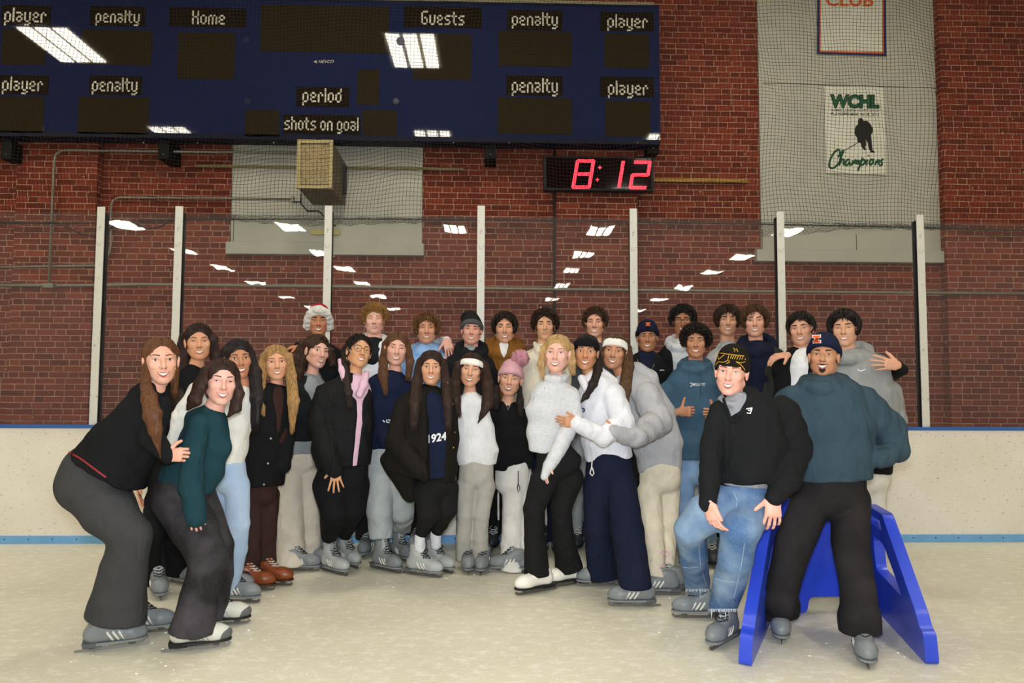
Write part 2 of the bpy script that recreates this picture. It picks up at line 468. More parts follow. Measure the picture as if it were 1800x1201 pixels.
def glass_material():
    m, nt, bs, out = nodes_of('rink_glass'); nt.nodes.remove(bs)
    lw = nd(nt, 'ShaderNodeLayerWeight'); lw.inputs['Blend'].default_value = .5
    F = mth(nt, 'ADD', .042, mth(nt, 'MULTIPLY', mth(nt, 'POWER', lw.outputs['Facing'], 5), .9))
    tr = nd(nt, 'ShaderNodeBsdfTransparent'); gl = nd(nt, 'ShaderNodeBsdfGlossy'); gl.inputs['Roughness'].default_value = .012
    tr.inputs[0].default_value = (.97, .98, .97, 1)
    df = nd(nt, 'ShaderNodeBsdfDiffuse'); df.inputs[0].default_value = (.8, .8, .8, 1)
    v = coords(nt)
    sc_ = ramp(nt, noise(nt, coords(nt, 1, 1, .7), 22, 6, .75), .62, .72)
    haze = mth(nt, 'ADD', .018, mth(nt, 'MULTIPLY', sc_, .07))
    m1 = nd(nt, 'ShaderNodeMixShader'); nt.links.new(haze, m1.inputs[0]); nt.links.new(tr.outputs[0], m1.inputs[1]); nt.links.new(df.outputs[0], m1.inputs[2])
    m2 = nd(nt, 'ShaderNodeMixShader'); nt.links.new(F, m2.inputs[0]); nt.links.new(m1.outputs[0], m2.inputs[1]); nt.links.new(gl.outputs[0], m2.inputs[2])
    b = nd(nt, 'ShaderNodeBump', i_Strength=.05, i_Distance=.01); nt.links.new(noise(nt, v, 3.5, 2), b.inputs['Height']); nt.links.new(b.outputs[0], gl.inputs['Normal'])
    nt.links.new(m2.outputs[0], out.inputs[0]); return m
# --- floor, walls, ceiling
b = MB(); b.box((-22, -46, -.1), (22, YB + .08, 0)); tag(b.build('floor', ice_material()), kind='structure')
b = MB(); b.box((-22, YB + .081, -.1), (22, YW + .3, -.002)); tag(b.build('floor_walkway', mat('concrete', '#8a857c', .8, var=.1)), kind='structure')
b = MB(); b.box((-22, YW, -.1), (22, YW + .3, 7.2)); tag(b.build('wall_back', BRICK), kind='structure')
PIL = [(25, 167, 1), (978, 1121, 2), (1662, 1862, 3)]
for x0, x1, i in PIL:
    a0, a1 = at(x0, 400, YW - .13), at(x1, 400, YW - .13)
    b = MB(); b.box((a0.x, YW - .13, -.1), (a1.x, YW + .01, 7.2)); tag(b.build('wall_pilaster', BRICK), kind='structure')
b = MB(); b.box((-22, -46, 6.5), (22, YW + .3, 6.7)); tag(b.build('ceiling', mat('ceiling_paint', '#4a4238', .9)), kind='structure')
PAINT = mat('grey_paint', '#b9b6a8', .55, var=.06, vscale=3, bump=.15, bscale=40)
def window(n, px0, px1, pyt, pyb, sx0, sx1, sy0, sy1, seams):
    e = empty('window_%d' % n, (at((px0 + px1) / 2, pyb, YW).x, YW, at(px0, pyb, YW).z), kind='structure')
    p0, p1 = at(px0, pyb, YW - .03), at(px1, pyt, YW - .03)
    b = MB(); b.box((p0.x, YW - .03, p0.z), (p1.x, YW + .01, p1.z)); b.build('blocking_panel', PAINT, e)
    s0, s1 = at(sx0, sy1, YW - .09), at(sx1, sy0, YW - .09)
    b = MB(); b.box((s0.x, YW - .09, s0.z), (s1.x, YW + .01, s1.z)); b.build('window_sill', PAINT, e, bevel=.006)
    for x0, y0, x1, y1 in seams:
        q0, q1 = at(x0, y0, YW - .032), at(x1, y1, YW - .032); b = MB(); b.tube([q0, q1], .004, 5); b.build('seam', mat('seam', '#4a463c'), e)
window(1, 405, 745, 120, 429, 396, 745, 428, 446, [(407, 252, 405, 428), (411, 380, 410, 428)])
window(2, 1339, 1652, -120, 441, 1331, 1667, 441, 459, [(1341, 146, 1650, 155), (1505, 412, 1506, 440), (1340, 405, 1340, 440)])
# --- ceiling lights (seen as reflections in the glass and the scoreboard)
TUBE = mat('lamp_diffuser', '#fdf5e0', .4, emit=LIGHT_E)
HOUSE = mat('lamp_housing', '#d8d4c8', .5)
FX = [-11.6, -6.4, -1.2, 3.5, 9.6]; FYS = [5.2, 1.2, -2.7, -6.5, -10.3, -14.7, -18.6, -23.2, -28.6, -34.6]
def make_light():
    e = empty('ceiling_light', (0, 0, 6.5))
    b = MB(); b.box((-.40, -.58, 6.40), (.40, .58, 6.499)); b.build('housing', HOUSE, e)
    for k in (-1, 0, 1):
        b = MB(); b.box((k * .25 - .095, -.54, 6.385), (k * .25 + .095, .54, 6.402)); b.build('diffuser', TUBE, e)
    return e
_l0 = None
for x in FX:
    for y in FYS:
        if x == -1.2 and y < -11: continue
        if _l0 is None: _l0 = make_light(); o = _l0
        else:
            o = _l0.copy(); COL.objects.link(o)
            for ch in list(_l0.children):
                c = ch.copy(); COL.objects.link(c); c.parent = o
        o.location = (x, y, 6.5)
        tag(o, 'fluorescent ceiling fixture with three glowing diffusers, reflected in the rink glass', 'ceiling light', 'ceiling lights in rows over the ice')
# --- rink boards
ZB = at(900, 750.5, YB).z
BLUE = mat('cap_blue', '#2f5fa8', .35); KICK = mat('kick_blue', '#6fa6d8', .4, var=.08); DARK = mat('dark_metal', '#17181a', .5)
rb = empty('rink_boards', (0, YB, 0), 'white speckled rink boards with a dark blue cap rail and pale blue kick plate', 'rink boards')
b = MB(); b.box((-7, YB, .0), (7, YB + .08, ZB - .022)); b.build('board_panel', board_material(), rb)
b = MB(); b.box((-7, YB - .012, ZB - .022), (7, YB + .17, ZB + .005)); b.build('cap_rail', BLUE, rb, bevel=.006)
b = MB(); b.box((-7, YB - .014, .0), (7, YB + .001, .066)); kp = b.build('kick_plate', KICK, rb, bevel=.003)
b0 = None
for i in range(56):
    x = -5.5 + i * .2
    if b0 is None:
        b = MB(); b.ball((x, YB - .014, .038), (.006, .003, .006), 8, 5); b0 = b.build('bolt', DARK, kp, True); continue
    c = b0.copy(); COL.objects.link(c); c.parent = kp; c.location = (i * .2, 0, 0)
b0 = None
for i in range(56):
    x = -5.4 + i * .2
    if b0 is None:
        b = MB(); b.ball((x, YB - .001, ZB - .07), (.005, .003, .005), 8, 5); b0 = b.build('screw', mat('screw', '#8d8676', .5), rb.children[0], True); continue
    c = b0.copy(); COL.objects.link(c); c.parent = rb.children[0]; c.location = (i * .2, 0, 0)
# --- posts and panes
def post_material():
    m, nt, bs, out = nodes_of('post_aluminium'); v = coords(nt)
    s = ramp(nt, noise(nt, coords(nt, 1, 1, .6), 38, 4, .65), .60, .68)
    nt.links.new(mixc(nt, mth(nt, 'MULTIPLY', s, .55), lin('#d3d1c8'), lin('#6f6d66')), bs.inputs['Base Color'])
    bs.inputs['Roughness'].default_value = .45; return m
POSTM = post_material(); GASK = mat('gasket', '#0c0d0f', .6)
PX = [(179, 364), (316, 363), (578, 362), (846, 362), (1113, 367), (1371, 372), (1616, 378)]
YP = YB + .05
POSTX = []
plab = ['behind the charcoal flares', 'behind the long near-black hair', 'behind the fluffy white hat', 'behind the black beanie with grey cuff', 'below the red digital clock', 'beside the white tee and black jacket', 'nearest the bare boards beyond the grey hoodie']
for (px, py), lb in zip(PX, plab):
    t = at(px, py, YP); POSTX.append(t.x)
    e = empty('glass_post', (t.x, YP, ZB), 'scuffed pale metal glass post ' + lb, 'glass post', 'posts holding the rink glass')
    b = MB(); b.box((t.x - .034, YP - .012, ZB + .004), (t.x + .034, YP, t.z)); b.build('face_plate', POSTM, e, bevel=.004)
    b = MB(); b.box((t.x - .030, YP + .0005, ZB + .004), (t.x + .030, YP + .075, t.z - .05)); b.build('gasket', GASK, e)
    for k in range(5):
        pass
GLASS = glass_material()
XS = [at(-320, 380, YP).x, at(-90, 380, YP).x] + POSTX + [at(1880, 380, YP).x]
glab = ['beyond the frame edge', 'on the bare boards left of the first post', 'in the narrow bay between the first two posts', 'behind the woman in the white cardigan', 'behind the young man with curly blond hair', 'behind the young man in the cream collared top', 'behind the young men with glasses and shaggy hair', 'behind the young man in the grey hoodie', 'in the last bay over the bare boards']
for i in range(1, len(XS) - 1):
    x0, x1 = XS[i] + .033, XS[i + 1] - .033
    b = MB(); b.box((x0, YP + .030, ZB + .004), (x1, YP + .042, 2.86))
    tag(b.build('rink_glass', GLASS), 'clear scratched rink glass pane ' + glab[i], 'glass pane', 'rink glass panes')
# --- netting
def net():
    cell = .0335; xs = np.arange(-5.2, 5.6, cell); Z0, Z1 = at(900, 388, 6.62).z, 5.2; zs = np.arange(Z0, Z1, cell)
    GX, GZ = np.meshgrid(xs, zs, indexing='ij')
    r = .0017
    ph = lambda a, b_, c: np.sin(a * GX + b_ * GZ + c)
    fall = np.clip((GZ - Z0) / .35, .15, 1)
    X = GX + fall * (.028 * ph(1.1, 2.7, 0) + .014 * ph(3.7, -2.2, 1) + .006 * ph(9, 5, 2))
    Z = GZ + fall * (.05 * ph(1.7, .6, .5) + .016 * ph(5.2, 1.2, 2) + .008 * ph(11, 3, 1)) - .012 * (GX - 0)*0.0
    Z = Z - .018 * (GX * .14)
    Y = 6.62 + .05 * ph(2.1, 1.9, 0) + .02 * ph(7, 3, 1)
    return X, Y, Z, r
def strands(X, Y, Z, r):
    P = np.stack([X, Y, Z], -1); vs = []; fs = []; base = 0
    for A in (P, P.transpose(1, 0, 2)):
        n, m = A.shape[:2]
        along = np.gradient(A, axis=1); along /= np.linalg.norm(along, axis=-1, keepdims=True) + 1e-9
        u = np.cross(along, np.array([0, 1., 0])); u /= np.linalg.norm(u, axis=-1, keepdims=True) + 1e-9
        w = np.cross(along, u)
        ring = np.stack([A + r * (math.cos(t) * u + math.sin(t) * w) for t in (0, 2.094, 4.189)], 2)   # n,m,3,3
        vs.append(ring.reshape(-1, 3))
        I = np.arange(n)[:, None, None] * (m * 3) + np.arange(m - 1)[None, :, None] * 3
        k = np.arange(3)[None, None, :]; k2 = (k + 1) % 3
        q = np.stack([I + k, I + k2, I + 3 + k2, I + 3 + k], -1).reshape(-1, 4) + base
        fs.append(q); base += n * m * 3
    return np.concatenate(vs), np.concatenate(fs)
TW = mat('net_twine', '#14120f', .9)
v1, f1 = strands(*net())
_X = np.arange(-5.2, 5.6, .030); _Z = np.arange(0, .20, .024)
GX, GZ = np.meshgrid(_X, _Z, indexing='ij'); zt = at(900, 386, 6.62).z - .018 * GX * .14
dep = .55 + .30 * np.sin(1.2 * GX + .4) + .2 * np.sin(2.9 * GX)
v2, f2 = strands(GX + .012 * np.sin(40 * GX + 60 * GZ) + .012 * ((GZ / .024) % 2), 6.60 + .012 * np.sin(23 * GX) + 0 * GZ, zt - GZ * np.clip(dep, .25, 1.1) - .006 * np.sin(33 * GX) * (GZ > 0), .0017)
net_o = empty('safety_net', (0, 6.62, 2.8), 'black knotted safety net hanging over the scoreboard and brick wall above the glass', 'safety net')
link_mesh('mesh_netting', v1, f1, TW, net_o, False)
link_mesh('gathered_hem', v2, f2, TW, net_o, False)
b = MB(); b.tube([at(x, y, 6.585) for x, y in ((-150, 391), (100, 393), (165, 392), (320, 386), (600, 385), (846, 386), (1000, 388), (1115, 390), (1371, 395), (1616, 400), (1720, 404), (1900, 406))], .0065, 8)
b.build('support_cable', mat('cable_black', '#191817', .6), net_o, True)
b = MB(); b.tube([at(x, y, 6.56) for x, y in ((-60, 388), (50, 392), (100, 391), (125, 403), (145, 413), (168, 416), (190, 406), (210, 388), (235, 391), (262, 402), (282, 399), (300, 387), (318, 386))], .007, 8)
tag(b.build('loose_cord', mat('cable_black', '#191817', .6), None, True, loc=at(100, 391, 6.56)), 'loose black cord drooping in two loops along the net cable above the first posts', 'cord')
# --- conduits
PIPE = mat('conduit_grey', '#8f8a7c', .45, .5, .3)
def pipe(pts, lab, r=.016, Y=YW - .03, box=None, m=PIPE):
    P = [at(x, y, Y) for x, y in pts]; Q = [P[0]]
    for i in range(1, len(P) - 1):                        # round the bends
        a, c, d = P[i - 1], P[i], P[i + 1]; rr = min(.13, (a - c).length * .45, (d - c).length * .45)
        s, e = c + (a - c).normalized() * rr, c + (d - c).normalized() * rr
        Q += [s.lerp(c, t).lerp(c.lerp(e, t), t) for t in (0, .2, .4, .6, .8, 1)]
    Q.append(P[-1])
    e = empty('conduit', P[0], lab, 'conduit'); b = MB(); b.tube(Q, r, 8); b.build('pipe', m, e, True)
    for x, y, w, h in box or []:
        p0, p1 = at(x - w, y + h, Y - .03), at(x + w, y - h, Y - .03); b = MB(); b.box((p0.x, Y - .035, p0.z), (p1.x, Y + .02, p1.z)); b.build('junction_box', m, e, bevel=.005)
pipe([(86, 500), (96, 264), (520, 269)], 'grey conduit bending down from under the scoreboard to a small junction box', .014, YW - .190, [(84, 502, 9, 4)])
pipe([(178, 468), (195, 440), (195, 347), (513, 350)], 'grey conduit running to the grilled box and bending down behind the first post', .013, YW - .04, [(514, 350, 3, 5)])
pipe([(-30, 470), (168, 467)], 'short horizontal grey conduit on the brick, ending behind the first post', .012, YW - .143)
pipe([(-60, 502), (174, 502), (250, 500), (846, 507), (1371, 513), (1900, 517)], 'long horizontal grey pipe across the brick wall behind the glass', .017, YW - .148)
b = MB(); b.tube([at(976, y, YW - .02) for y in (262, 400, 620)], .026, 8)  # dark strip standing in for shade on the pilaster's left side
tag(b.build('drain_pipe', mat('pipe_dark', '#3a2620', .7), None, True, loc=at(976, 262, YW)), 'dark vertical pipe on the brick passing behind the red digital clock', 'pipe')
def lumber(x0, x1, y0, y1, col, lab):
    p0, p1, pt_ = at(x0, y1, YW - .055), at(x1, y0, YW - .055), at(x0, y0, YW - .055); b = MB(); b.box((p0.x, YW - .055, p0.z), (p1.x, YW - .031, pt_.z))
    tag(b.build('wooden_batten', mat('wood' + col, col, .7, var=.25, vscale=12, stretch=(1, 1, 8)), None, loc=(p0.x, YW, p0.z), bevel=.002), lab, 'batten')
lumber(1148, 1314, 312, 319, '#a67f3c', 'yellowish wooden batten on the brick beside the red digital clock')
lumber(343, 815, 289, 293.5, '#8a8058', 'thin drab yellow batten crossing the grey window panel behind the grilled box')
# --- scoreboard
YS = 8.02
NAVY = mat('score_navy', '#1d254a', .025, .5, bump=.05, bscale=1.1); LIP = mat('score_lip', '#0a1029', .6, .2)
DISP = mat('score_window', '#2d2517', .03, .5, bump=.05, bscale=1.1); LABP = mat('score_label', '#20190f', .04, .5); LET = mat('score_letter', '#cfc8b6', .5)
s_bl, s_tr = at(-160, 243.5, YS), at(1158, 13, YS); s_br = at(1161, 246, YS)
X0, X1, Z0, Z1 = s_bl.x, (s_tr.x + s_br.x) / 2, s_br.z, s_tr.z
sb = empty('scoreboard', ((X0 + X1) / 2, YS, Z0), 'long navy blue hockey scoreboard with dark display windows and white lettering', 'scoreboard')
b = MB(); b.box((X0, YS, Z0), (X1, YS + .2, Z1)); b.build('cabinet', NAVY, sb)
b = MB(); b.box((X0, YS - .004, Z0 - .055), (X1, YS + .2, Z0 - .0005)); b.box((X0, YS - .008, Z1 - .004), (X1, YS + .2, Z1 + .02)); b.build('edge_trim', LIP, sb)
b = MB(); b.box((X0, YS + .02, Z1 + .03), (X1 - .05, YS + .25, Z1 + .07)); b.build('top_ledge', mat('ledge', '#8f8768', .6), sb)
GL = {'p': [[(0, -2), (0, 5), (3, 5), (3, 0), (0, 0)]], 'l': [[(0, 0), (0, 7.4)]], 'a': [[(.2, 5), (3, 5), (3, 0), (0, 0), (0, 2.7), (3, 2.7)]], 'y': [[(0, 5), (0, 0), (3, 0)], [(3, 5), (3, -2), (.3, -2)]],
      'e': [[(2.8, 0), (0, 0), (0, 5), (3, 5), (3, 2.5), (0, 2.5)]], 'r': [[(0, 0), (0, 5), (2.4, 5), (2.4, 3.7)]], 'n': [[(0, 0), (0, 5), (3, 5), (3, 0)]], 't': [[(.7, 7), (.7, 0), (2.2, 0)], [(-.4, 5), (2.2, 5)]],
      'H': [[(0, 0), (0, 7.4)], [(3.3, 0), (3.3, 7.4)], [(0, 4), (3.3, 4)]], 'o': [[(0, 0), (3, 0), (3, 5), (0, 5), (0, 0)]], 'm': [[(0, 0), (0, 5), (4.8, 5), (4.8, 0)], [(2.4, 5), (2.4, 0)]],
      'G': [[(3.3, 7.4), (0, 7.4), (0, 0), (3.3, 0), (3.3, 3.7), (1.8, 3.7)]], 'u': [[(0, 5), (0, 0), (3, 0), (3, 5)]], 's': [[(2.9, 5), (0, 5), (0, 2.6), (3, 2.6), (3, 0), (.1, 0)]],
      'i': [[(0, 0), (0, 5)], [(0, 6.5), (0, 7.4)]], 'd': [[(3, 7.4), (3, 0), (0, 0), (0, 5), (3, 5)]], 'h': [[(0, 0), (0, 7.4)], [(0, 5), (3, 5), (3, 0)]], 'g': [[(3, 0), (0, 0), (0, 5), (3, 5), (3, -2), (.3, -2)]]}
def word(txt, x0, x1, ytop, ybase, parent):
    """squared letters: x0..x1 px, ytop = top of the x-height letters' ascender, ybase = baseline"""
    adv = 0; segs = []
    for ch in txt:
        if ch == ' ': adv += 2.2; continue
        g = GL[ch]; w = max(p[0] for s in g for p in s)
        for s in g:
            for a, c in zip(s[:-1], s[1:]): segs.append((a[0] + adv, a[1], c[0] + adv, c[1]))
        adv += w + 2.0
    tot = adv - 2.0; o = at(x0, ybase, YS - .005); e = at(x1, ybase, YS - .005); t = at(x0, ytop, YS - .005)
    sx = (e.x - o.x) / tot; sz = (t.z - o.z) / 7.9; h = .54; b = MB()
    for x_0, y_0, x_1, y_1 in segs:
        b.box((o.x + (min(x_0, x_1) - h) * sx, YS - .008, o.z + (min(y_0, y_1) - h) * sz), (o.x + (max(x_0, x_1) + h) * sx, YS - .0052, o.z + (max(y_0, y_1) + h) * sz))
    b.build('lettering', LET, parent)
def plate(name, x0, y0, x1, y1, m, d=.004, parent=sb):
    p0, p1 = at(x0, y1, YS - d), at(x1, y0, YS - d); b = MB(); b.box((p0.x, YS - d, p0.z), (p1.x, YS + .001, p1.z)); return b.build(name, m, parent)
for r in ((2, 52, 82, 113), (142, 54, 268, 113), (311, 58, 414, 138), (457, 12, 684, 90), (725, 60, 829, 139), (876, 56, 1005, 116), (1063, 60, 1141, 119), (-12, 171, 78, 233), (136, 172, 263, 235), (430, 194, 492, 240), (637, 194, 698, 238), (627, 123, 667, 184), (875, 173, 1005, 235), (1064, 178, 1143, 240)):
    plate('display_window', *r, DISP)
for txt, r, w in (('player', (2, 10, 90, 44), (9, 80, 13, 37)), ('penalty', (158, 12, 256, 45), (169, 244, 17, 38)), ('Home', (297, 15, 433, 46), (339, 394, 19, 41)), ('Guests', (709, 13, 847, 47), (742, 815, 19, 42)),
                  ('penalty', (891, 19, 989, 52), (901, 979, 21, 43)), ('player', (1055, 22, 1149, 54), (1069, 1137, 25, 47)), ('player', (-6, 133, 86, 165), (5, 74, 135, 158)), ('penalty', (156, 134, 250, 166), (163, 240, 136, 159)),
                  ('penalty', (890, 134, 989, 167), (901, 979, 137, 161)), ('player', (1055, 136, 1149, 170), (1070, 1138, 142, 165)), ('period', (520, 154, 614, 187), (533, 599, 155, 178)), ('shots on goal', (497, 203, 634, 235), (501, 629, 205, 227))):
    lp = plate('label_panel', *r, LABP); word(txt, *w, lp)
org = at(560, 111, YS - .005)
text_on('maker_mark', 'NEVCO', LET, sb, org, at(587, 111, YS - .005) - org, Vector((0, 0, .034)), bold=.01, shear=.2)
b = MB(); b.prism([at(551, 108.5, YS - .006), at(558, 105.5, YS - .006), at(557, 108.5, YS - .006), at(558, 111.5, YS - .006)], (0, -.002, 0)); b.build('maker_arrow', LET, sb)
for x, y, r in ((704, 72, .048), (435, 178, .036), (696, 178, .036), (433, 70, .04)):
    b = MB(); c = at(x, y, YS - .004); b.prism([c + Vector((r * math.cos(t * .5236), 0, r * math.sin(t * .5236))) for t in range(12)], (0, -.003, 0)); b.build('port_cap', mat('port', '#131a40', .4), sb)
for x in (16, 291, 863, 1148):
    p0, p1 = at(x - 11, 281 if x < 1000 else 270, YS + .1), at(x + 9, 258, YS + .1); b = MB(); b.box((p0.x, YS + .06, p0.z), (p1.x, YW - (.13 if x in (16, 1148) else 0), p1.z + .06)); bk = b.build('wall_bracket', mat('bracket_black', '#0b0b0c', .7, .2), sb)
    b = MB(); b.ball(((p0.x + p1.x) / 2, YS + .058, p0.z + .05), .009, 8, 6); b.build('bolt', mat('bolt_steel', '#9a988f', .4, metal=.6), bk, True)
for x in (252, 347, 481, 797, 895, 1121):
    b = MB(); c = at(x, 251, YS - .006); b.ball(c, .010, 8, 6); b.build('bolt', mat('bolt_steel', '#9a988f', .4, metal=.6), sb, True)
# --- grilled box on the wall
YG = 7.66
g0, g1 = at(521, 331, YG), at(585.5, 246.5, YG)
CREAM = mat('box_cream', '#b9a878', .55, var=.1); BODY = mat('box_body', '#6e6350', .6, var=.15)
gb = empty('wall_speaker_box', ((g0.x + g1.x) / 2, YW, g0.z), 'boxy wall speaker with a cream framed wire grille jutting out under the scoreboard', 'speaker')
b = MB(); b.hexa([(g0.x + .01, YG + .02, g0.z + .01), (g1.x - .01, YG + .02, g0.z + .01), (g1.x + .0, YW, g0.z + .0), (g0.x, YW, g0.z), (g0.x + .01, YG + .02, g1.z - .01), (g1.x - .01, YG + .02, g1.z - .01), (g1.x, YW, g1.z - .05), (g0.x, YW, g1.z - .05)]); b.build('housing', BODY, gb)
b = MB(); fw = .035
for (xa, za, xb, zb) in ((g0.x, g0.z, g1.x, g0.z + fw), (g0.x, g1.z - fw, g1.x, g1.z), (g0.x, g0.z + fw, g0.x + fw, g1.z - fw), (g1.x - fw, g0.z + fw, g1.x, g1.z - fw)): b.box((xa, YG - .01, za), (xb, YG + .03, zb))
b.build('front_frame', CREAM, gb)
def grille_material():
    m, nt, bs, out = nodes_of('wire_grille'); v = coords(nt, 1, 1, 1)
    vo = nd(nt, 'ShaderNodeTexVoronoi', feature='F1'); vo.inputs['Scale'].default_value = 70; vo.inputs['Randomness'].default_value = .25; nt.links.new(v, vo.inputs['Vector'])
    nt.links.new(mixc(nt, ramp(nt, vo.outputs[0], .34, .46), lin('#241b10'), lin('#a8946a')), bs.inputs['Base Color']); bs.inputs['Roughness'].default_value = .6; return m
h3 = (g1.z - g0.z - 2 * fw) / 3
for k in range(3):
    z0 = g0.z + fw + k * h3
    b = MB(); b.box((g0.x + fw, YG + .008, z0 + .012), (g1.x - fw, YG + .02, z0 + h3 - .012)); b.build('grille_panel', grille_material() if k == 0 else bpy.data.materials['wire_grille'], gb)
for k in (1, 2):
    z0 = g0.z + fw + k * h3; b = MB(); b.box((g0.x + fw, YG + .004, z0 - .013), (g1.x - fw, YG + .022, z0 + .013)); b.build('grille_bar', mat('bar', '#9a8458', .6), gb)
b = MB(); c = at(596, 300, 8.25); b.box((g1.x - .02, 8.2, g0.z + .1), (g1.x + .03, 8.28, g1.z - .1)); b.build('mount_arm', DARK, gb)
b = MB(); b.tube([at(x, y, YW - .04) for x, y in ((515, 355), (528, 355), (529, 340), (529, 358), (540, 371), (560, 371), (575, 386), (590, 398))], .008, 6)
tag(b.build('speaker_cable', DARK, None, True, loc=at(528, 355, YW)), 'thin black cable curling down from the grilled speaker box', 'cable')
b = MB(); p0, p1 = at(546, 412, YW - .06), at(596, 404, YW - .06); b.box((p0.x, YW - .06, p0.z), (p1.x, YW, p1.z)); tag(b.build('wooden_batten', mat('wood#c8b878', '#c8b878', .7, var=.1), None, loc=p0), 'short pale wooden batten on the grey panel beneath the speaker box', 'batten')
# --- clock
YC = YW - .24
k0, k1 = at(955.5, 334, YC), at(1149, 276, YC)
ck = empty('digital_clock', ((k0.x + k1.x) / 2, YC + .1, k0.z), 'black wall clock showing 8:12 in red dot digits under the scoreboard', 'clock')
b = MB(); b.box((k0.x, YC, k0.z), (k1.x, YC + .105, k1.z)); b.build('case', mat('clock_case', '#0b0a0a', .5), ck, bevel=.006)
b = MB(); b.box((k0.x + .03, YC - .003, k0.z + .025), (k1.x - .03, YC + .001, k1.z - .02)); b.build('face_panel', mat('clock_face', '#160608', .06), ck)
LED = mat('led_red', '#ff3444', .4, emit=3.6)
def seg7(name, x, y0, y1, w, on):
    """slanted dotted digit: x = left px at the base, rows from y1 (base) up to y0"""
    h = y1 - y0; sl = .17; b = MB(); S = {'a': ((0, 1), (1, 1)), 'b': ((1, 1), (1, .5)), 'c': ((1, .5), (1, 0)), 'd': ((0, 0), (1, 0)), 'e': ((0, .5), (0, 0)), 'f': ((0, 1), (0, .5)), 'g': ((0, .5), (1, .5))}
    seen = set()
    for s in on:
        (u0, v0), (u1, v1) = S[s]; n = 11
        for i in range(n + 1):
            for j in (-1, 0, 1):
                t = i / n; u, v = u0 + (u1 - u0) * t, v0 + (v1 - v0) * t
                X, Y_ = x + u * w, y1 - v * h
                if v0 == v1: Y_ += j * 2.1
                else: X += j * 2.1
                X += (y1 - Y_) * sl
                key = (round(X / 1.6), round(Y_ / 1.6))
                if key in seen: continue
                seen.add(key); p = at(X, Y_, YC - .005); q = .0052; b.box((p.x - q, YC - .006, p.z - q), (p.x + q, YC - .0032, p.z + q))
    b.build(name, LED, ck)
seg7('digit', 1007.5, 283, 329, 28, 'abcdefg'); seg7('digit', 1088, 284, 329, .01, 'bc'); seg7('digit', 1108, 285, 330, 27, 'abged')
b = MB()
for cx, cy in ((1054.5, 294.5), (1050, 316)):
    for dx, dy in ((0, 0), (2.2, 0), (-2.2, 0), (0, 2.2), (0, -2.2)):
        p = at(cx + dx, cy + dy, YC - .005); b.box((p.x - .005, YC - .006, p.z - .005), (p.x + .005, YC - .0032, p.z + .005))
b.build('colon', LED, ck)
# --- banners
WHITE_V = mat('banner_white', '#dedccc', .6, var=.03)
def banner(lab, pts, Y):
    e = empty('banner', at(pts[0][0], pts[0][1], Y), lab, 'banner'); b = MB()
    b.prism([at(x, y, Y) for x, y in pts], (0, .006, 0)); b.build('cloth_panel', WHITE_V, e, recalc=True); return e
YN = YW - .05
bn = banner('white vinyl banner with green lettering and a dark hockey skater', [(1449, 152), (1553, 154), (1558, 307), (1452, 304)], YN)
def put(name, txt, m, x0, yb, x1, yt, bold=0., shear=0., par=bn, lift=.002):
    o = at(x0, yb, YN); return text_on(name, txt, m, par, o, at(x1, yb + (x1 - x0) * .012, YN) - o, at(x0 + 1, yt, YN) - o, bold, shear, lift)
INK = mat('ink_black', '#16130f', .6); GREEN = mat('ink_green', '#1d5a38', .6)
put('headline', 'WCHL', INK, 1457.4, 190.6, 1545.6, 165.2, .075); put('headline', 'WCHL', GREEN, 1459, 189.5, 1544, 167, .03, 0, bn, .004)
put('small_print', "WOMEN'S CENTRAL HOCKEY LEAGUE", INK, 1460, 195.6, 1545, 191.5, .01); put('small_print', 'PLAYOFFS MAR 16-18, 2012', INK, 1460, 203.8, 1545, 198, .02)
SCR = [[(1473, 276), (1477, 270), (1476, 263), (1472, 262), (1464, 270), (1458, 283), (1457, 293), (1462, 296), (1470, 292), (1474, 286)], [(1474, 291), (1479, 273), (1483, 265), (1481, 263), (1477, 280), (1475, 291), (1477, 284), (1481, 279), (1484, 280), (1482, 289), (1485, 289)],
       [(1494, 281), (1490, 279), (1486, 285), (1486, 290), (1490, 290), (1494, 282), (1493, 290), (1497, 289)], [(1497, 290), (1500, 280), (1498, 289), (1504, 280), (1505, 282), (1503, 290), (1509, 281), (1511, 282), (1509, 290), (1512, 288)],
       [(1516, 277), (1512, 289), (1508, 300)], [(1513, 284), (1518, 279), (1521, 282), (1518, 289), (1513, 290)], [(1525, 280), (1522, 289), (1525, 289)], [(1526.5, 272.5), (1527, 274)], [(1532, 279), (1528, 284), (1529, 290), (1533, 288), (1535, 282), (1532, 279), (1537, 281)],
       [(1538, 290), (1541, 280), (1539, 288), (1544, 280), (1546, 282), (1544, 290), (1547, 288)], [(1553, 279), (1548, 282), (1551, 286), (1549, 291), (1545, 290)]]
def smooth_px(L):
    o = [L[0]]
    for i in range(1, len(L) - 1):
        a, c, d = L[i - 1], L[i], L[i + 1]; m0 = ((a[0] + c[0]) / 2, (a[1] + c[1]) / 2); m1 = ((c[0] + d[0]) / 2, (c[1] + d[1]) / 2)
        for t in (0, .25, .5, .75): o.append(tuple((1 - t) ** 2 * m0[k] + 2 * t * (1 - t) * c[k] + t * t * m1[k] for k in (0, 1)))
    return o + [L[-1]]
for r_, m_, yy in ((.0125, INK, .0005), (.0085, GREEN, .004)):
    b = MB()
    for L in SCR: b.tube([at(x, y + .6 * (r_ > .01), YN - yy) for x, y in smooth_px(L)], r_, 6, flat=((1, 0, 0), 1.))
    for i, v in enumerate(b.v): b.v[i] = (v[0], YN - yy + (v[1] - (YN - yy)) * .12, v[2])
    b.build('script_word', m_, bn)
b = MB()
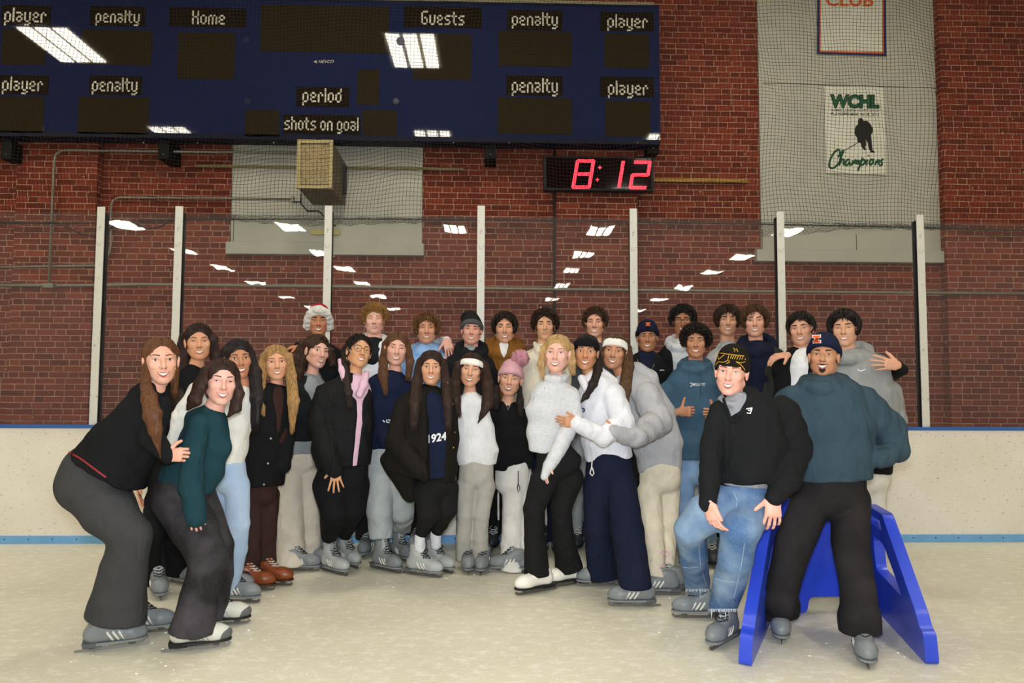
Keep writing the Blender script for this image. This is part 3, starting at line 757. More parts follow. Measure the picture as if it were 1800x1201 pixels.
sil = [(1508, 213), (1510, 208.5), (1514, 207.5), (1517, 210), (1518, 213), (1524, 212.5), (1529, 217), (1534, 225), (1534, 233), (1531, 237), (1532, 246), (1533, 256), (1534, 264), (1538, 267), (1537, 269), (1531, 268), (1527, 262), (1525, 250), (1521, 245), (1523, 254), (1521, 258), (1522, 264), (1519, 264), (1514, 258), (1513, 252), (1507, 250), (1507, 243), (1503, 237), (1502, 230), (1504, 222), (1508, 219)]
b.prism([at(x, y, YN - .002) for x, y in sil], (0, -.0015, 0)); b.build('skater_figure', INK, bn, recalc=True)
b = MB(); b.tube([at(1508, 251, YN - .003), at(1482, 266, YN - .003)], .004, 5); b.build('stick', INK, bn)
bc = banner('white banner edged in orange and navy with orange capitals, above the green lettered one', [(1437, -60), (1556, -60), (1558, 99), (1436, 95)], YN)
for pts, col, nm in (([(1437, -60), (1441, -60), (1440.5, 92), (1436, 95)], '#24285a', 'border'), ([(1553, -60), (1557, -60), (1558, 99), (1553.5, 95)], '#24285a', 'border'), ([(1436, 95), (1440, 91.6), (1554, 94.6), (1558, 99)], '#24285a', 'border'),
                     ([(1441, -60), (1443, -60), (1442.5, 90), (1440.5, 92)], '#d8622c', 'border'), ([(1551, -60), (1553, -60), (1553.5, 94), (1551, 92.5)], '#d8622c', 'border'), ([(1440.5, 92), (1442.5, 89), (1551.5, 91.6), (1553.5, 94.8)], '#d8622c', 'border')):
    b = MB(); b.prism([at(x, y, YN - .001) for x, y in pts], (0, -.001, 0)); b.build(nm, mat('ink' + col, col, .6), bc, recalc=True)
put('capitals', 'CLUB', mat('ink_orange', '#d8662f', .6), 1451, 11, 1535, -12, .03, 0, bc)
# ================================================================ people: builders
from mathutils.bvhtree import BVHTree
def rot_to(ex, ey, ez):
    return Matrix((ex, ey, ez)).transposed()
def patch(bvh, Hm, cols, lift, bulge, name, m, parent, rows=4, up=False):
    """small facial feature following the surface: cols = [(x, ztop, zbot)] in head units"""
    R3 = Hm.to_3x3(); vs = []; n = len(cols); d = (R3 @ Vector((0, 1, 0))).normalized(); sc_ = R3.col[0].length
    for i, (x, zt, zb) in enumerate(cols):
        for j in range(rows + 1):
            v = j / rows; z = zt + (zb - zt) * v
            o = Hm @ Vector((x, -.20, z))
            hit = bvh.ray_cast(o, d, .4)
            p = hit[0] if hit[0] is not None else Hm @ Vector((x, -.075, z))
            e = math.sin(math.pi * v) * math.sin(math.pi * min(1, max(0, (i + .0) / (n - 1))))
            vs.append(p - d * (lift + bulge * e) * sc_)
    fs = [(i * (rows + 1) + j, i * (rows + 1) + j + 1, (i + 1) * (rows + 1) + j + 1, (i + 1) * (rows + 1) + j) for i in range(n - 1) for j in range(rows)]
    return link_mesh(name, vs, fs, m, parent, True)
def almond(cx, cz, w, ht, hb, n=9, tilt=0.):
    o = []
    for i in range(n):
        u = -1 + 2 * i / (n - 1); s = max(0., 1 - abs(u) ** 2.2)
        o.append((cx + u * w, cz + tilt * u * w + ht * s + .0002, cz + tilt * u * w - hb * s))
    return o
SKIN = {}
def skin_mat(hexc):
    if hexc not in SKIN:
        m, nt, bs, out = nodes_of('skin_' + hexc)
        v = coords(nt); c = lin(hexc); c = (min(.8, c[0] * 1.0), c[1] * 1.03, c[2] * 1.10)
        f = ramp(nt, noise(nt, v, 14, 4), .35, .7)
        nt.links.new(mixc(nt, f, c, (min(1, c[0] * 1.02), c[1] * .86, c[2] * .82)), bs.inputs['Base Color'])
        bs.inputs['Roughness'].default_value = .47; bs.inputs['Specular IOR Level'].default_value = .35
        bs.inputs['Subsurface Weight'].default_value = .12; bs.inputs['Subsurface Radius'].default_value = (.010, .004, .002); bs.inputs['Subsurface Scale'].default_value = 1.
        SKIN[hexc] = m
    return SKIN[hexc]
def hair_mat(hexc, hex2=None):
    k = 'hair_' + hexc + (hex2 or '')
    if k in MATS: return MATS[k]
    m, nt, bs, out = nodes_of(k)
    v = coords(nt, 1, 1, .07)
    c2 = lin(hex2) if hex2 else tuple(min(1., x * 1.7 + .002) for x in lin(hexc))
    f = ramp(nt, noise(nt, v, 130, 2, .5), .25, .80)
    nt.links.new(mixc(nt, f, lin(hexc), c2), bs.inputs['Base Color'])
    bs.inputs['Roughness'].default_value = .5; bs.inputs['Specular IOR Level'].default_value = .22
    b = nd(nt, 'ShaderNodeBump', i_Strength=.5, i_Distance=.003); nt.links.new(noise(nt, v, 240, 2), b.inputs['Height']); nt.links.new(b.outputs[0], bs.inputs['Normal'])
    MATS[k] = m; return m
EYEW = mat('eye_white', '#d9d2ca', .25); PUP = mat('eye_dark', '#15100d', .15); TEETH = mat('teeth', '#efe9dd', .3); MOUTHIN = mat('mouth_inside', '#4a1c1a', .6)
class Person:
    def __init__(s, label, Y, bx, group=None, fc=.0037, cc=.0085):
        s.Y, s.S, s.fc, s.cc = Y, FPX / Y, fc, cc
        x = at(bx, 800, Y).x
        s.root = empty('person', (x, Y, 0), label, 'person', group)
        s.B = Solid(); s.fine = []; s.late = []; s.rng = random.Random(int(bx * 7 + Y * 100))
        s.skin = None
    def pt(s, x, y, dy=0.): return at(x, y, s.Y + dy)
    def m(s, px, dy=0.): return px / s.S * (s.Y + dy) / s.Y
    # ---------------------------------------------------------------- head
    def head(s, cx, cy, h, yaw=0, pitch=0, roll=0, skin='#c99478', dy=0., jaw=1., wide=1., neck=None, nr=.054, brow='#2a1a12', eye='#3a2416', lips='#b0645a',
             smile=1., open_=.5, teeth=True, eyes=.8, male=True, nose=1., lash=None, cheek=1., beard=None):
        """cx, cy: middle of chin-crown in px, h: chin-crown px. yaw>0 turns the face to the picture's right, roll>0 tilts the crown to the right"""
        s.skin = skin_mat(skin); s.pxc = cx
        c = s.pt(cx, cy, dy); k = (h / s.S) / .23
        toc = math.atan2(c.x, c.y)         # face the camera first
        R = Matrix.Rotation(math.radians(yaw) - toc, 3, 'Z') @ Matrix.Rotation(math.radians(roll), 3, 'Y') @ Matrix.Rotation(math.radians(pitch), 3, 'X')
        s.HR = R; s.hk = k; s.Hm = Matrix.Translation(c) @ (R * k).to_4x4(); s.hc = c
        B = s.B; L = lambda *p: s.Hm @ Vector(p)
        def e(p, r, kk=.012, op='+'): B.ell(L(*p), tuple(x * k for x in r), R, kk, op)
        W = wide
        e((0, .012, .028), (.074 * W, .092, .086))
        e((0, -.030, -.018), (.0635 * W, .056, .080), .02)
        e((0, -.034, -.064), (.050 * W * jaw, .046, .044), .02)
        for sg in (-1, 1):
            B.seg(L(sg * .050 * W * jaw, .002, -.052), L(sg * .014, -.064, -.098), .020 * k * jaw, .016 * k, k=.02)
            e((sg * .037 * W, -.062, -.024 + .004 * smile), (.024, .021, .020 + .002 * cheek), .014)
            e((sg * .077 * W, .006, -.006), (.0085, .020, .031), .006); e((sg * .080 * W, -.002, .006), (.007, .012, .017), .006)
        e((0, -.072, -.097), (.020 if male else .016, .016, .016), .014)
        B.seg(L(-.044, -.071, .026), L(.044, -.071, .026), (.0115 if male else .0085) * k, k=.012)
        for sg in (-1, 1): e((sg * .032, -.094, .004), (.019, .020, .0115), .010, '-')
        B.seg(L(0, -.083, .012), L(0, -.104 - .004 * nose, -.028), .0085 * k, .0125 * k * nose, k=.009)
        for sg in (-1, 1): e((sg * .0125, -.094, -.0345), (.0085, .011, .008), .006)
        e((0, -.076, -.064), (.027, .015, .020), .012)
        for sg in (-1, 1):
            if smile > .3: B.seg(L(sg * .020, -.094, -.040), L(sg * .036, -.078, -.066), .0028 * k, .0022 * k, k=.007, op='-')
        nb = s.pt(*neck) if neck else L(0, .03, -.17)
        B.seg(L(0, .012, -.055), nb, nr * .95, nr * 1.06, k=.02)
        rr = .15 * k
        s.fine.append((np.array(c) - rr, np.array(c) + rr))
        s.nb = nb; s.nr = nr
        def late(body):
            me = body.data; off = Vector(body.parent.location)
            co = np.empty(len(me.vertices) * 3, dtype=np.float32); me.vertices.foreach_get('co', co); co = co.reshape(-1, 3) + np.array(off)
            near = (np.abs(co - np.array(c)) < rr).all(1)
            q = np.empty(len(me.loops), dtype=np.int32); me.loops.foreach_get('vertex_index', q); q = q.reshape(-1, 4)
            q = q[near[q].all(1)]
            idx = np.unique(q); mp = np.zeros(len(co), dtype=np.int64); mp[idx] = np.arange(len(idx))
            bvh = BVHTree.FromPolygons([Vector(v) for v in co[idx]], mp[q].tolist())
            s.bvh = bvh
            P = lambda *a, **kw: patch(bvh, s.Hm, *a, **kw)
            BR = mat('brow_' + brow, brow, .7); LS = mat('lips_' + lips, lips, .35, .4); IR = mat('iris_' + eye, eye, .15, .5); LA = mat('lash_' + (lash or '#1a110d'), lash or '#1a110d', .6)
            op = .0052 * eyes
            for sg in (-1, 1):
                ex, ez = sg * .0325 * W, .004
                w = P(almond(ex, ez, .0145, op, op * .8, tilt=sg * .05), .0008, .0015, 'eye', EYEW, body)
                if eyes > .25:
                    ri = min(.0056, op * 1.25)
                    P([(ex + .0056 * math.cos(a), ez + min(op * .96, .0056 * math.sin(a)), ez - min(op * .78, .0056 * math.sin(a))) for a in [math.pi * (1 - i / 8) for i in range(9)]], .0026, .0004, 'iris', IR, w)
                    P([(ex + .0026 * math.cos(a), ez + .0026 * math.sin(a), ez - .0026 * math.sin(a)) for a in [math.pi * (1 - i / 6) for i in range(7)]], .0034, .0002, 'pupil', PUP, w)
                P([(ex + u * .0160, ez + sg * .05 * u * .016 + op * (1 - abs(u) ** 2.2) + .0022 * (1 - abs(u) ** 3) * .75 + .0004, ez + sg * .05 * u * .016 + op * (1 - abs(u) ** 2.2) - .0004) for u in [-1 + i / 4 for i in range(9)]], .0022, .0008, 'eyelash', LA, w)
                bz = .0240; bw = .0215; bt = 1.35
                P([(ex + sg * .002 + u * bw * sg, bz + .0010 + .0034 * (1 - (u - .15) ** 2) + bt * (.0034 if male else .0024) * (1 - .75 * max(0, u)), bz + .0010 + .0034 * (1 - (u - .15) ** 2) - bt * (.0028 if male else .0018) * (1 - .8 * max(0, u))) for u in [-1 + i / 4 for i in range(9)]], .0016, .0012, 'eyebrow', BR, body)
            # mouth
            mw, mz = .0220 + .0058 * smile, -.0630
            cv = .0100 * smile; n = 13
            U = [-1 + 2 * i / (n - 1) for i in range(n)]
            g = lambda u: 1 - abs(u) ** 2
            oh = .0060 * (open_ > .1) + .0110 * open_
            up0 = lambda u: mz + cv * u * u + .0040 * g(u) + .0008 - .0007 * math.exp(-(u * 6) ** 2)        # top of the upper lip
            up1 = lambda u: mz + cv * u * u + .0006 * g(u)                                                # below the upper lip
            lo0 = lambda u: mz + cv * u * u - oh * g(u) - .0001
            lo1 = lambda u: mz + cv * u * u - (oh + .0062) * g(u) - .0012
            if teeth and open_ > .1:
                mo = P([(u * mw * .97, up1(u), lo0(u)) for u in U], .0006, .0, 'mouth', MOUTHIN, body)
                P([(u * mw * .93, up1(u) - .0001, max(lo0(u) + .0003, up1(u) - .0102 * g(u) - .0002)) for u in U], .0013, .0012, 'teeth', TEETH, mo)
            P([(u * mw * 1.03, up0(u), up1(u)) for u in U], .0012, .0018, 'lip', LS, body)
            P([(u * mw * .98, lo0(u), lo1(u)) for u in U], .0012, .0024, 'lip', LS, body)
            if not (teeth and open_ > .1): P([(u * mw, up1(u) + .0004, up1(u) - .0008) for u in U], .0024, .0002, 'mouth', MOUTHIN, body)
            for sg in (-1, 1):
                P([(sg * .0085 + .0036 * math.cos(a), -.0385 + .0018 * math.sin(a), -.0385 - .0018 * math.sin(a)) for a in [math.pi * (1 - i / 4) for i in range(5)]], .0005, 0, 'nostril', MOUTHIN, body)
            if beard:
                BM = mat('beard_' + beard, beard, .8, bump=.6, bscale=400)
                P([(u * (mw + .004), mz + .0105 + cv * u * u * .6 + .0012 * g(u) - .004 * abs(u), up0(u) + .0006 - .001 * abs(u)) for u in U], .0016, .0015, 'moustache', BM, body)
                P([(u * .017, -.079 + .006 * u * u, -.079 - .024 * (1 - .55 * u * u)) for u in U], .0018, .0030, 'goatee', BM, body)
        s.late.append(late)
        return s
    # ---------------------------------------------------------------- hair
    def HL(s, *p): return s.Hm @ Vector(p)
    def _cap(s, S, vol=1., open_=(.066, .075, .098), oz=-.030, back=1., low=None, oy=-.105):
        k = s.hk
        S.ell(s.HL(0, .018, .032), (.083 * k * vol, .102 * k * back, .090 * k * vol), s.HR, .01)
        return S
    def _face_cut(s, S, rx=.066, ry=.080, rz=.098, oz=-.030, oy=-.105, kk=.006):
        S.ell(s.HL(0, oy, oz), (rx * s.hk, ry * s.hk, rz * s.hk), s.HR, kk, '-')
    def in_face(s, p, rx=.066, ry=.08, rz=.098, oz=-.03, oy=-.105):
        q = s.Hm.inverted() @ p
        return (q.x / rx) ** 2 + ((q.y - oy) / ry) ** 2 + ((q.z - oz) / rz) ** 2 < 1.0
    def hair_long(s, col, col2=None, curtains=(), part=0., vol=1., face=(.064, .082, .094), oz=-.026, n=170, curl=0., cell=.007, r=.0030, hatted=False, capz=None):
        """curtains: list of chains [(px, py, r_px, dy)] that fall from the head"""
        k = s.hk; S = Solid(); rg = s.rng
        s._cap(S, vol)
        S.ell(s.HL(0, .045, -.03), (.074 * k, .066 * k, .085 * k), s.HR, .03)
        ch = []
        for c in curtains:
            sg = -1 if c[0][0] < (s.pxc if s.pxc else c[0][0]) else 1
            nodes = ([] if hatted else [(s.HL(sg * .040, .012, .088), .026 * k, .022 * k), (s.HL(sg * .064, .006, .045), .020 * k, .026 * k)]) + [(s.pt(x, y, d), s.m(rp, d) * .84, s.m(rp, d) * .56) for x, y, rp, d in c]
            S.chain(nodes, L=Vector((1, 0, 0)), k=.018); ch.append(nodes)
        if not hatted: S.seg(s.HL(part, -.07, .118), s.HL(part * .8, .03, .136), .004 * k, k=.010, op='-')
        s._face_cut(S, *face, oz=oz)
        S.noise(.0016 + .006 * (curl > .5), 95 if not curl else 70, int(k * 1000) % 97 + 3, (1, 1, .25) if not curl else (1, 1, 1))
        m = hair_mat(col, col2)
        o = S.mesh('hair', m, s.root, cell)
        b = MB()
        def wob(p, t, sd, a):
            return p + Vector((math.sin(t * 9 + sd), math.cos(t * 7 + sd * 1.7), 0)) * a
        if not hatted:
            for i in range(n):          # combed from the parting over the cap
                y0 = rg.uniform(-.068, .085); sg = rg.choice((-1, 1)); pts = []
                q = math.sqrt(max(.05, 1 - ((y0 - .018) / .104) ** 2)); sd = rg.uniform(0, 6)
                for j in range(9):
                    t = .06 + j / 8 * rg.uniform(1.45, 1.62); yy = y0 + (.018 + .02 * rg.random()) * (j / 8) ** 2
                    p = Vector((part * (1 - j / 8) + sg * .0845 * vol * q * math.sin(t), yy, .032 + .0915 * vol * q * math.cos(t)))
                    w = s.Hm @ p
                    if s.in_face(w, *face, oz=oz): break
                    pts.append(wob(w, j / 3, sd, .0012 + .006 * curl))
                if len(pts) > 3: b.tube(pts, [r * k * (1 - .5 * j / len(pts)) for j in range(len(pts))], 4)
        for nodes in ch:
            tot = sum((nodes[i + 1][0] - nodes[i][0]).length for i in range(len(nodes) - 1))
            for i in range(int(60 + 260 * tot)):
                u, v = rg.gauss(0, .55), -abs(rg.gauss(.5, .4)); nn = math.hypot(u, v); lim = .98
                if nn > lim: u, v = u / nn * lim, v / nn * lim
                t0 = rg.uniform(-.05, .55); t1 = min(1.03 + .05 * rg.random(), t0 + rg.uniform(.45, .9)); pts = []; sd = rg.uniform(0, 6); rs = []
                K = 12 if not curl else 22
                for j in range(K):
                    t = max(0, t0 + (t1 - t0) * j / (K - 1)) * (len(nodes) - 1); a = min(int(t), len(nodes) - 2); f = t - a
                    p = nodes[a][0].lerp(nodes[a + 1][0], f); w = nodes[a][1] + (nodes[a + 1][1] - nodes[a][1]) * f
                    p = p + Vector((u * w, v * w * .66, 0))
                    if curl: p = p + Vector((math.cos(j * 1.25 + sd), math.sin(j * 1.25 + sd), .3 * math.sin(j * 2 + sd))) * curl * .011
                    else: p = wob(p, t * .8, sd, .0025)
                    pts.append(p); rs.append(r * k * (1.15 - .8 * j / K))
                if not any(s.in_face(p, face[0] * .92, face[1], face[2] * .95, oz) for p in pts): b.tube(pts, rs, 4)
        b.build('lock', m, o, True)
        return o
    def hair_short(s, col, col2=None, vol=1., fringe=.052, n=300, length=.06, curl=0., side=-.035, sweep=0., r=.0046, back=-.06, top=1., hat=None, opening=.070, cell=.006, hang=.55):
        k = s.hk; S = Solid(); rg = s.rng
        S.ell(s.HL(0, .020, .036 + .004 * (top - 1)), (.080 * k * vol, .098 * k, .084 * k * top), s.HR, .01)
        S.ell(s.HL(0, .05, -.01), (.068 * k, .055 * k, .07 * k), s.HR, .02)
        S.ell(s.HL(0, -.112, -.062 + fringe), (opening * k, .072 * k, .082 * k), s.HR, .006, '-')
        for sg in (-1, 1): S.ell(s.HL(sg * .092, -.02, -.055 + (side + .035)), (.05 * k, .062 * k, .045 * k), s.HR, .006, '-')
        S.cut(s.HL(0, .05, back), s.HR @ Vector((0, -.25, -1)), .01)
        if hat is not None: S.cut(s.HL(*hat[0]), s.HR @ Vector(hat[1]), .004)
        S.noise(.004 if not curl else .006, 75 if not curl else 110, int(vol * 100 + n) % 91 + 2)
        m = hair_mat(col, col2); o = S.mesh('hair', m, s.root, cell); b = MB()
        wh = Vector((0, .055, .11))
        for i in range(n):
            for _ in range(20):
                th, ph = math.acos(rg.uniform(-.35, 1)), rg.uniform(0, 6.283)
                nrm = Vector((math.sin(th) * math.cos(ph), math.sin(th) * math.sin(ph), math.cos(th)))
                p = Vector((nrm.x * .079 * vol, .020 + nrm.y * .096, .036 + nrm.z * .083 * top))
                if p.y < -.035 and p.z < fringe + .020: continue
                if p.z < side + .01 and p.y < .035: continue
                if p.z < back + .01: continue
                break
            d = (p - wh); d = d - nrm * d.dot(nrm); d = d.normalized() if d.length > .01 else Vector((0, -1, 0))
            d = (d + Vector((sweep * (1 if p.y < .03 else .3), -.15, -.25)) + Vector((rg.gauss(0, .3), rg.gauss(0, .3), rg.gauss(0, .2)))).normalized()
            d = (d - nrm * d.dot(nrm)).normalized()
            le = length * rg.uniform(.6, 1.15) * (hang if p.y < -.02 else 1.); pts = []; rs = []; sd = rg.uniform(0, 6.28); K = 7 if not curl else 13
            e1 = d.cross(nrm)
            for j in range(K):
                t = j / (K - 1)
                q = p + d * le * t * (1 if not curl else .7) + nrm * (.006 + .012 * math.sin(math.pi * min(1, t * .9)) * (1 + 1.2 * (vol - 1) * 5 * .2)) - nrm * (le * t) ** 2 * 5.5 + Vector((0, 0, -.010 * t * t))
                if curl: q = q + (e1 * math.cos(t * 9.5 + sd) + nrm * math.sin(t * 9.5 + sd)) * .0075 * curl
                pts.append(s.Hm @ q); rs.append(r * k * (1.1 - .85 * t ** 1.5) * (1 if not curl else .8))
            if hat is not None and any((s.Hm.inverted() @ q - Vector(hat[0])).dot(Vector(hat[1])) > 0 for q in pts): continue
            b.tube(pts, rs, 4)
        if len(b.v) > 30 * 28: b.build('lock', m, o, True)
        return o
    def beanie(s, m, cuff=None, z0=.028, tilt=.35, top=.135, vol=1., cuffh=.045, slouch=0., name='beanie', lean=0.):
        """knit cap; z0 front rim height, tilt slopes the rim down to the back"""
        k = s.hk; S = Solid(); n = s.HR @ Vector((0, -tilt, -1))
        S.ell(s.HL(0, .014, .028), (.0865 * k * vol, .106 * k * vol, .098 * k), s.HR, .01)
        S.ell(s.HL(lean, .03 + slouch * .3, top - .062 + slouch * .2), (.070 * k * vol, .085 * k * vol, .064 * k), s.HR, .03)
        p = s.HL(0, -.09, z0); S.cut(p, n, .006); S.noise(.0015, 60, 5)
        o = S.mesh(name, m, s.root, .006)
        if cuff is not None:
            S = Solid(); S.ell(s.HL(0, .014, .028), (.0925 * k * vol, .1125 * k * vol, .102 * k), s.HR, .01)
            S.cut(p - n.normalized() * -.002, n, .008); S.cut(p - n.normalized() * cuffh * k, -n, .008)
            S.mesh('cuff', cuff, o, .006)
        return o
    def headband(s, m, z=.062, h=.045, tilt=.25, knot=False):
        k = s.hk; S = Solid(); n = s.HR @ Vector((0, -tilt, -1))
        S.ell(s.HL(0, .014, .030), (.088 * k, .104 * k, .094 * k), s.HR, .01)
        p = s.HL(0, -.09, z - h / 2); S.cut(p, n, .006); S.cut(p - n.normalized() * h * k, -n, .006); S.noise(.0015, 70, 4)
        if knot: S.ell(s.HL(0, -.085, z), (.018 * k, .012 * k, .024 * k), s.HR, .012)
        return S.mesh('headband', m, s.root, .006)
    def glasses(s, m, w=.0265, h=.021, r=.0017, z=.002, gap=.0345):
        b = MB(); L = []
        for sg in (-1, 1):
            ring = []
            for i in range(21):
                a = 2 * math.pi * i / 20
                ca, sa = math.cos(a), math.sin(a)
                u = math.copysign(abs(ca) ** .7, ca); v = math.copysign(abs(sa) ** .7, sa)
                ring.append(s.HL(sg * gap + u * w, -.099 + .10 * (abs(sg * gap + u * w) ** 2) * 4, z + v * h))
            b.tube(ring, r * s.hk, 5, False)
            b.tube([s.HL(sg * (gap + w), -.093, z + .008), s.HL(sg * .076, -.05, z + .008), s.HL(sg * .083, .01, z + .006)], r * s.hk, 5)
        b.tube([s.HL(-(gap - w), -.099, z + .004), s.HL(0, -.103, z + .006), s.HL(gap - w, -.099, z + .004)], r * s.hk, 5)
        return b.build('glasses', m, s.root, True)
    # ---------------------------------------------------------------- clothes
    def top(s, name, m, torso=(), arms=(), cell=None, k=.03, nz=(.0055, 24), cuts=(), subs=(), parent=None, body=True, adds=(), depth=.62, neck=None, wr=.035, armk=.012, smooth=1, hem=True, adds2=()):
        """torso nodes: (px, py, half width px[, dy[, half depth m]]); arms: chains of (px, py, r px, dy)"""
        S = Solid(); tn = []
        for q in torso:
            x, y, w = q[:3]; dy = q[3] if len(q) > 3 else 0.; dp = q[4] if len(q) > 4 else min(.17, max(.085, s.m(w) * depth))
            tn.append((s.pt(x, y, dy), s.m(w, dy), dp))
        if tn:
            S.chain(tn, L=Vector((1, 0, 0)), k=k)
            if hem: S.cut(tn[-1][0], hem if not isinstance(hem, bool) else (tn[-1][0] - tn[-2][0]), .010)
        an = []
        for a in arms:
            nodes = [(s.pt(x, y, d), s.m(r, d), s.m(r, d)) for x, y, r, d in a]; an.append(nodes)
            S.chain(nodes, k=armk or k * .7, wr=(wr, 55 + 20 * s.rng.random(), s.rng.uniform(0, 6)))
            if len(nodes) > 1:      # ribbed cuff: slight flare kept short
                pass
        for q in adds:
            x0, y0, r0, d0, x1, y1, r1, d1 = q[:8]; kk = q[8] if len(q) > 8 else .015
            S.seg(s.pt(x0, y0, d0), s.pt(x1, y1, d1), s.m(r0, d0), s.m(r1, d1), k=kk)
        S.noise(nz[0], nz[1], int(s.rng.random() * 90) + 1, (1, 1, .6))
        if nz[0] > .002: S.noise(nz[0] * .45, nz[1] * 2.3, int(s.rng.random() * 90) + 1, (1, 1, .7))
        if neck is not None:        # round neck opening
            x, y, rx, rz, dy = neck
            S.ell(s.pt(x, y, dy), (s.m(rx), .075, s.m(rz)), None, .006, '-')
        for q in subs:              # carve: chain of (px, py, r, dy)
            S.chain([(s.pt(x, y, d), s.m(r), .11) for x, y, r, d in q], L=Vector((1, 0, 0)), k=.006, op='-')
        for x0, y0, r0, d0, x1, y1, r1, d1 in adds2: S.seg(s.pt(x0, y0, d0), s.pt(x1, y1, d1), s.m(r0, d0), s.m(r1, d1), k=.008)
        for (x, y, nx, ny) in cuts: # plane cut through the pixel, removing the side (nx, ny) points to (px directions)
            S.cut(s.pt(x, y), Vector((nx, 0, -ny)), .008)
        if body:
            B = s.B
            if tn:
                bt = list(tn); bt[-1] = (bt[-1][0].lerp(bt[-2][0], .45), bt[-1][1], bt[-1][2])
                B.chain([(p, w * .70, d * .66) for p, w, d in bt], L=Vector((1, 0, 0)), k=.03)
                if s.nb is not None: B.seg(s.nb, tn[0][0] + Vector((0, 0, -.02)), s.nr * 1.0, s.nr * 1.25, k=.03)
            for nodes in an: B.chain([(p, r * .66, d * .66) for p, r, d in nodes], k=.02)
        return S.mesh(name, m, parent or s.root, cell or s.cc, smooth=smooth)
    def ring(s, cx, cy, rx, drop, r, dyr=.085, n=12, a0=0, a1=360, dy=0., rb=None):
        o = []; P = []
        for i in range(n + 1):
            a = math.radians(a0 + (a1 - a0) * i / n); f = max(0, -math.sin(a)); rr = r + ((rb or r) - r) * f
            P.append((cx + rx * math.cos(a), cy + drop * math.sin(a), rr, dy - dyr * math.sin(a)))
        return [(*p, *q) for p, q in zip(P[:-1], P[1:])]
    def stand(s, x, m, kind='rental', w=13, sp=13, top=770, name='trousers', y1=None, yaw=(8, -8)):
        gy = 680 + FPX * CAMH / s.Y + (x - 866) * .0042; b = gy - .115 * s.S
        s.pants(name, m, hips=[(x, top, sp + w)], legs=[[(x - sp, top + 30, w * 1.25), (x - sp, (top + b) / 2, w * 1.05), (x - sp - 1, b, w * 1.05)], [(x + sp, top + 30, w * 1.25), (x + sp, (top + b) / 2, w * 1.05), (x + sp + 1, b, w * 1.05)]], feet=[(x - sp - 2, gy, -yaw[0], kind), (x + sp + 2, gy, -yaw[1], kind)])
    def stroke(s, name, pts, r, m, dy=0., par=None, n=6, flat=None):
        b = MB(); b.tube([s.pt(q[0], q[1], dy + (q[2] if len(q) > 2 else 0)) for q in pts], s.m(r) if not isinstance(r, (list, tuple)) else [s.m(x) for x in r], n, flat=flat); return b.build(name, m, par or s.root, True)
    def onto(s, obj, name, polys, m, lift=.0025):
        """flat print laid on a garment: polys = lists of px points, dropped on the cloth along the view"""
        me = obj.data; off = Vector(base_of(obj)); co = np.empty(len(me.vertices) * 3, dtype=np.float32); me.vertices.foreach_get('co', co); co = co.reshape(-1, 3) + np.array(off)
        bv = BVHTree.FromPolygons(co.tolist(), [tuple(p.vertices) for p in me.polygons]); vs = []; fs = []; o = Vector((0, 0, CAMH))
        for poly in polys:
            b0 = len(vs)
            if len(poly) == 4:
                (ax, ay), (bx, by), (cx, cy), (ex, ey) = poly; N = 4; poly = []
                for i in range(N + 1):
                    for j in range(N + 1):
                        u, w = i / N, j / N; poly.append(((ax * (1 - u) + bx * u) * (1 - w) + (ex * (1 - u) + cx * u) * w, (ay * (1 - u) + by * u) * (1 - w) + (ey * (1 - u) + cy * u) * w))
                fs += [(b0 + i * (N + 1) + j, b0 + (i + 1) * (N + 1) + j, b0 + (i + 1) * (N + 1) + j + 1, b0 + i * (N + 1) + j + 1) for i in range(N) for j in range(N)]
            else: fs.append(tuple(range(b0, b0 + len(poly))))
            for x, y in poly:
                d = ray(x, y).normalized(); h = bv.ray_cast(o, d); p = h[0] if h[0] is not None else s.pt(x, y, -.14)
                vs.append(p - d * lift)
        return link_mesh(name, vs, fs, m, obj, False)
    def write(s, obj, name, txt, m, x0, y0, x1, y1, bold=.02, shear=0., slope=0., arch=0.):
        vs, fs, asp = text_geo(txt, bold=bold, shear=shear); P = []
        for v in vs:
            u, w = v[0], v[1] / asp; P.append((x0 + (x1 - x0) * u, y1 + (y0 - y1) * w + slope * u - arch * (1 - (2 * u - 1) ** 2)))
        o = s.onto(obj, name, [P], m); me = o.data
        co = [v.co[:] for v in me.vertices]; o.data = bpy.data.meshes.new(name); o.data.from_pydata(co, [], fs); o.data.materials.append(m); bpy.data.meshes.remove(me); return o
    def strokes_on(s, obj, name, lines, w, m):
        polys = []
        for L in lines:
            for (xa, ya), (xb, yb) in zip(L[:-1], L[1:]):
                l = math.hypot(xb - xa, yb - ya) or 1; nx, ny = -(yb - ya) / l * w, (xb - xa) / l * w; ex, ey = (xb - xa) / l * w * .4, (yb - ya) / l * w * .4
                polys.append([(xa + nx - ex, ya + ny - ey), (xb + nx + ex, yb + ny + ey), (xb - nx + ex, yb - ny + ey), (xa - nx - ex, ya - ny - ey)])
        return s.onto(obj, name, polys, m)
    def studs(s, obj, pts, r, m, name='snap_button'):
        me = obj.data; off = Vector(base_of(obj)); co = np.empty(len(me.vertices) * 3, dtype=np.float32); me.vertices.foreach_get('co', co); co = co.reshape(-1, 3) + np.array(off)
        bv = BVHTree.FromPolygons(co.tolist(), [tuple(p.vertices) for p in me.polygons]); o = Vector((0, 0, CAMH))
        for x, y in pts:
            d = ray(x, y).normalized(); h = bv.ray_cast(o, d); p = h[0] if h[0] is not None else s.pt(x, y, -.12)
            b = MB(); b.ball(p - d * .001, s.m(r), 8, 6); b.build(name, m, obj, True)
